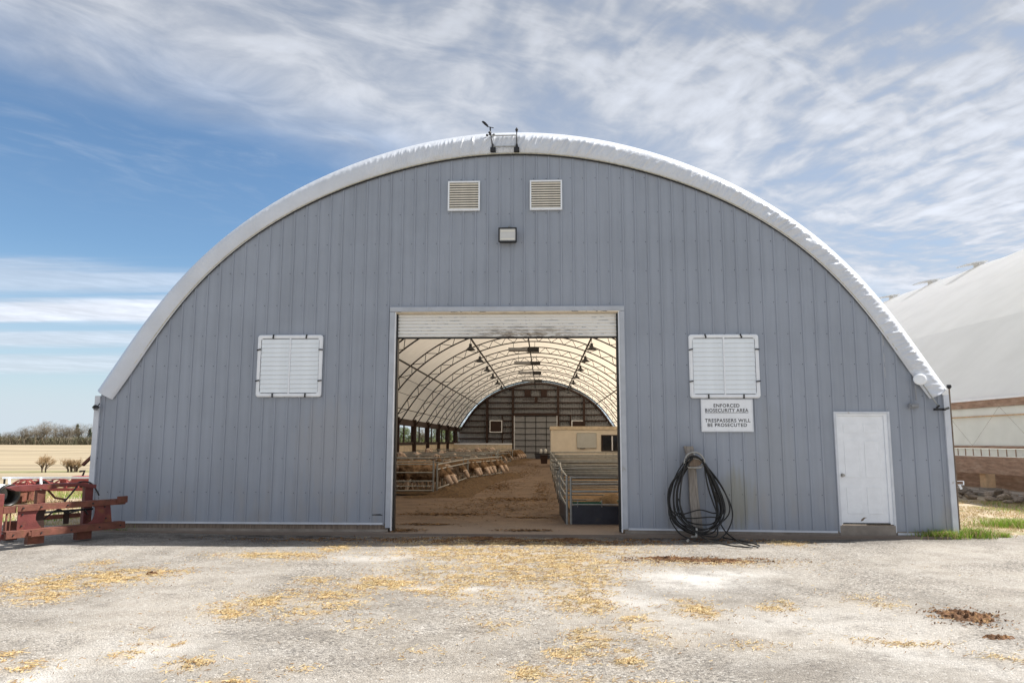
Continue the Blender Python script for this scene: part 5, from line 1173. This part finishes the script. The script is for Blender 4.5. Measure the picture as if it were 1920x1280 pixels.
mk_tree(tk, tw, M['twiglight'], 'small bare golden tree standing alone in the field left of the barn', (-101.2, 136.5, terr(-101, 136)-.1))
tk, tw = tree(5, 3.6, .06, 4, .38, 4, stems=11, up_=.8)
o = mk_tree(tk, tw, M['twiglight'], 'wide reddish brown bush in the field right of the small bare tree', (-95.2, 136.5, terr(-95, 136)-.1), nm='bush'); o['category'] = 'bush'; o.scale = (2.3, 2.3, 1.0)
tk, tw = tree(8, 3.0, .05, 4, .5, 4, stems=3)
mk_tree(tk, tw, M['twiglight'], 'small bare shrub at the left edge of the photo in the field', (-112.5, 137, terr(-112, 137)-.1), nm='shrub')['category'] = 'shrub'
vars_ = []
for s_ in range(5):
    tk, tw = tree(20+s_, 13, .28, 5, .75, 4, up_=.45)
    # extra fine twigs filling the crown
    r5 = np.random.default_rng(s_); c_ = r5.normal(0, 1, (1500, 3)); c_ /= np.linalg.norm(c_, axis=1)[:, None]; c_ *= (r5.random((1500, 1))**.4)*np.array([4.4, 4.4, 4.6]); c_ += np.array([0, 0, 7.0])
    for c1 in c_:
        d_ = r5.normal(0, 1, 3); d_[2] = abs(d_[2]); d_ /= np.linalg.norm(d_); p_ = Vector(c1); e_ = p_+Vector(d_)*r5.uniform(.7, 1.7); sd_ = Vector(r5.normal(0, 1, 3)).normalized()*.035
        tw.add([p_-sd_, p_+sd_, e_], [(0, 1, 2)])
    vars_.append((tk, tw))
cv = []
for s_ in range(2):     # evergreens / green shrubs
    tk = MB(); tk.tube([(0, 0, 0), (0, 0, 9)], [.25, .05], 6); tw = MB(); r5 = np.random.default_rng(50+s_)
    for q in range(3200):
        z = r5.uniform(.8, 12); rad = (12.6-z)*.27*(1+.3*math.sin(z*3.1)); a = r5.uniform(0, 6.28); rr_ = rad*r5.random()**.5
        p_ = Vector((math.cos(a)*rr_, math.sin(a)*rr_, z)); d_ = Vector((math.cos(a), math.sin(a), -.25))*r5.uniform(.4, .9); sd_ = Vector((-math.sin(a), math.cos(a), .3))*.12
        tw.add([p_-sd_, p_+sd_, p_+d_], [(0, 1, 2)])
    cv.append((tk, tw))
gv = []
for s_ in range(2):
    tk = MB(); tk.tube([(0, 0, 0), (.2, 0, 6)], [.25, .1], 6); tw = MB(); r5 = np.random.default_rng(70+s_)
    lob = [(r5.normal(0, 1.8), r5.normal(0, 1.8), r5.uniform(2.5, 8.5), r5.uniform(1.4, 2.4)) for _ in range(11)]
    for q in range(3000):
        L_ = lob[r5.integers(0, 11)]; d_ = r5.normal(0, 1, 3); d_ /= np.linalg.norm(d_); p_ = Vector(L_[:3])+Vector(d_)*L_[3]*(.6+.4*r5.random()); sd_ = Vector(r5.normal(0, 1, 3)).normalized()*.16; e_ = Vector(r5.normal(0, 1, 3)).normalized()*.35
        tw.add([p_-sd_, p_+sd_, p_+e_], [(0, 1, 2)])
    gv.append((tk, tw))
M['leafspring'] = mat('spring_leaves', (.12, .15, .045), .7, var=.4, vs=.5, rnd=.25)
protos = {}
r6 = random.Random(4)
def put(kind, i, x, y, sc):
    tk, tw = {'b': vars_, 'c': cv, 'g': gv}[kind][i]
    key = (kind, i); z = terr(x, y)-.3
    lab, grp, nm = ('leafless grey brown tree in the wood along the far edge of the field', 'bare trees along the far edge of the field', 'bare_tree') if kind == 'b' else ('dark green conifer among the bare trees beyond the field', 'conifers beyond the field', 'conifer_tree') if kind == 'c' else ('green leafed tree in the wood seen through the left side openings of the barn', 'green trees seen through the side openings', 'leafy_tree')
    if key not in protos: protos[key] = mk_tree(tk, tw, {'b': M['twig'], 'c': M['leafdark'], 'g': M['leafspring']}[kind], lab, (x, y, z), grp, r6.uniform(0, 6), sc, nm)
    else: c_ = copy_tree(protos[key], (x, y, z), r6.uniform(0, 6)); c_.scale = (sc,)*3
for k in range(150):
    # rows of trees across the whole far field edge
    ratio = -1.0+1.15*k/149
    Yc = 432+r6.uniform(0, 45); x = .56+ratio*Yc+r6.uniform(-2, 2)
    sc = r6.uniform(.85, 1.2)
    if -.76 < ratio < -.70: sc *= .8
    if -.69 < ratio < -.655: sc *= 1.08
    kind = 'b'
    if (-.64 < ratio < -.6 and r6.random() < .6) or r6.random() < .07: kind = 'c'; sc *= .95
    if ratio > -.5: kind = 'g' if r6.random() < .75 else 'b'; sc *= 1.1
    put(kind, r6.randrange(5 if kind == 'b' else 2), x, Yc-13.5, sc)
M['brush'] = mat('hedge_brush', (.115, .115, .07), .95, var=.4, vs=.15)
def brushpos(n_, r, lo=-1.05, hi=-.5):
    Y = r.uniform(425, 470, n_); x = r.uniform(lo, hi, n_)*Y
    return np.stack([x, Y-13.5, np.array([terr(a, b_-13.5) for a, b_ in zip(x, Y)])], 1)
blades('undergrowth', 22000, brushpos, 6.0, .28, [M['brush'], M['twig']], lean=1.6, seed=40, label='low grey brown undergrowth beneath the far wood', cat='undergrowth', kind='stuff')
blades('undergrowth', 14000, lambda n_, r: brushpos(n_, r, -.5, .2), 5.0, .5, [M['leafspring'], M['brush']], lean=1.5, seed=41, label='green undergrowth of the far wood seen through the side openings', cat='undergrowth', kind='stuff')
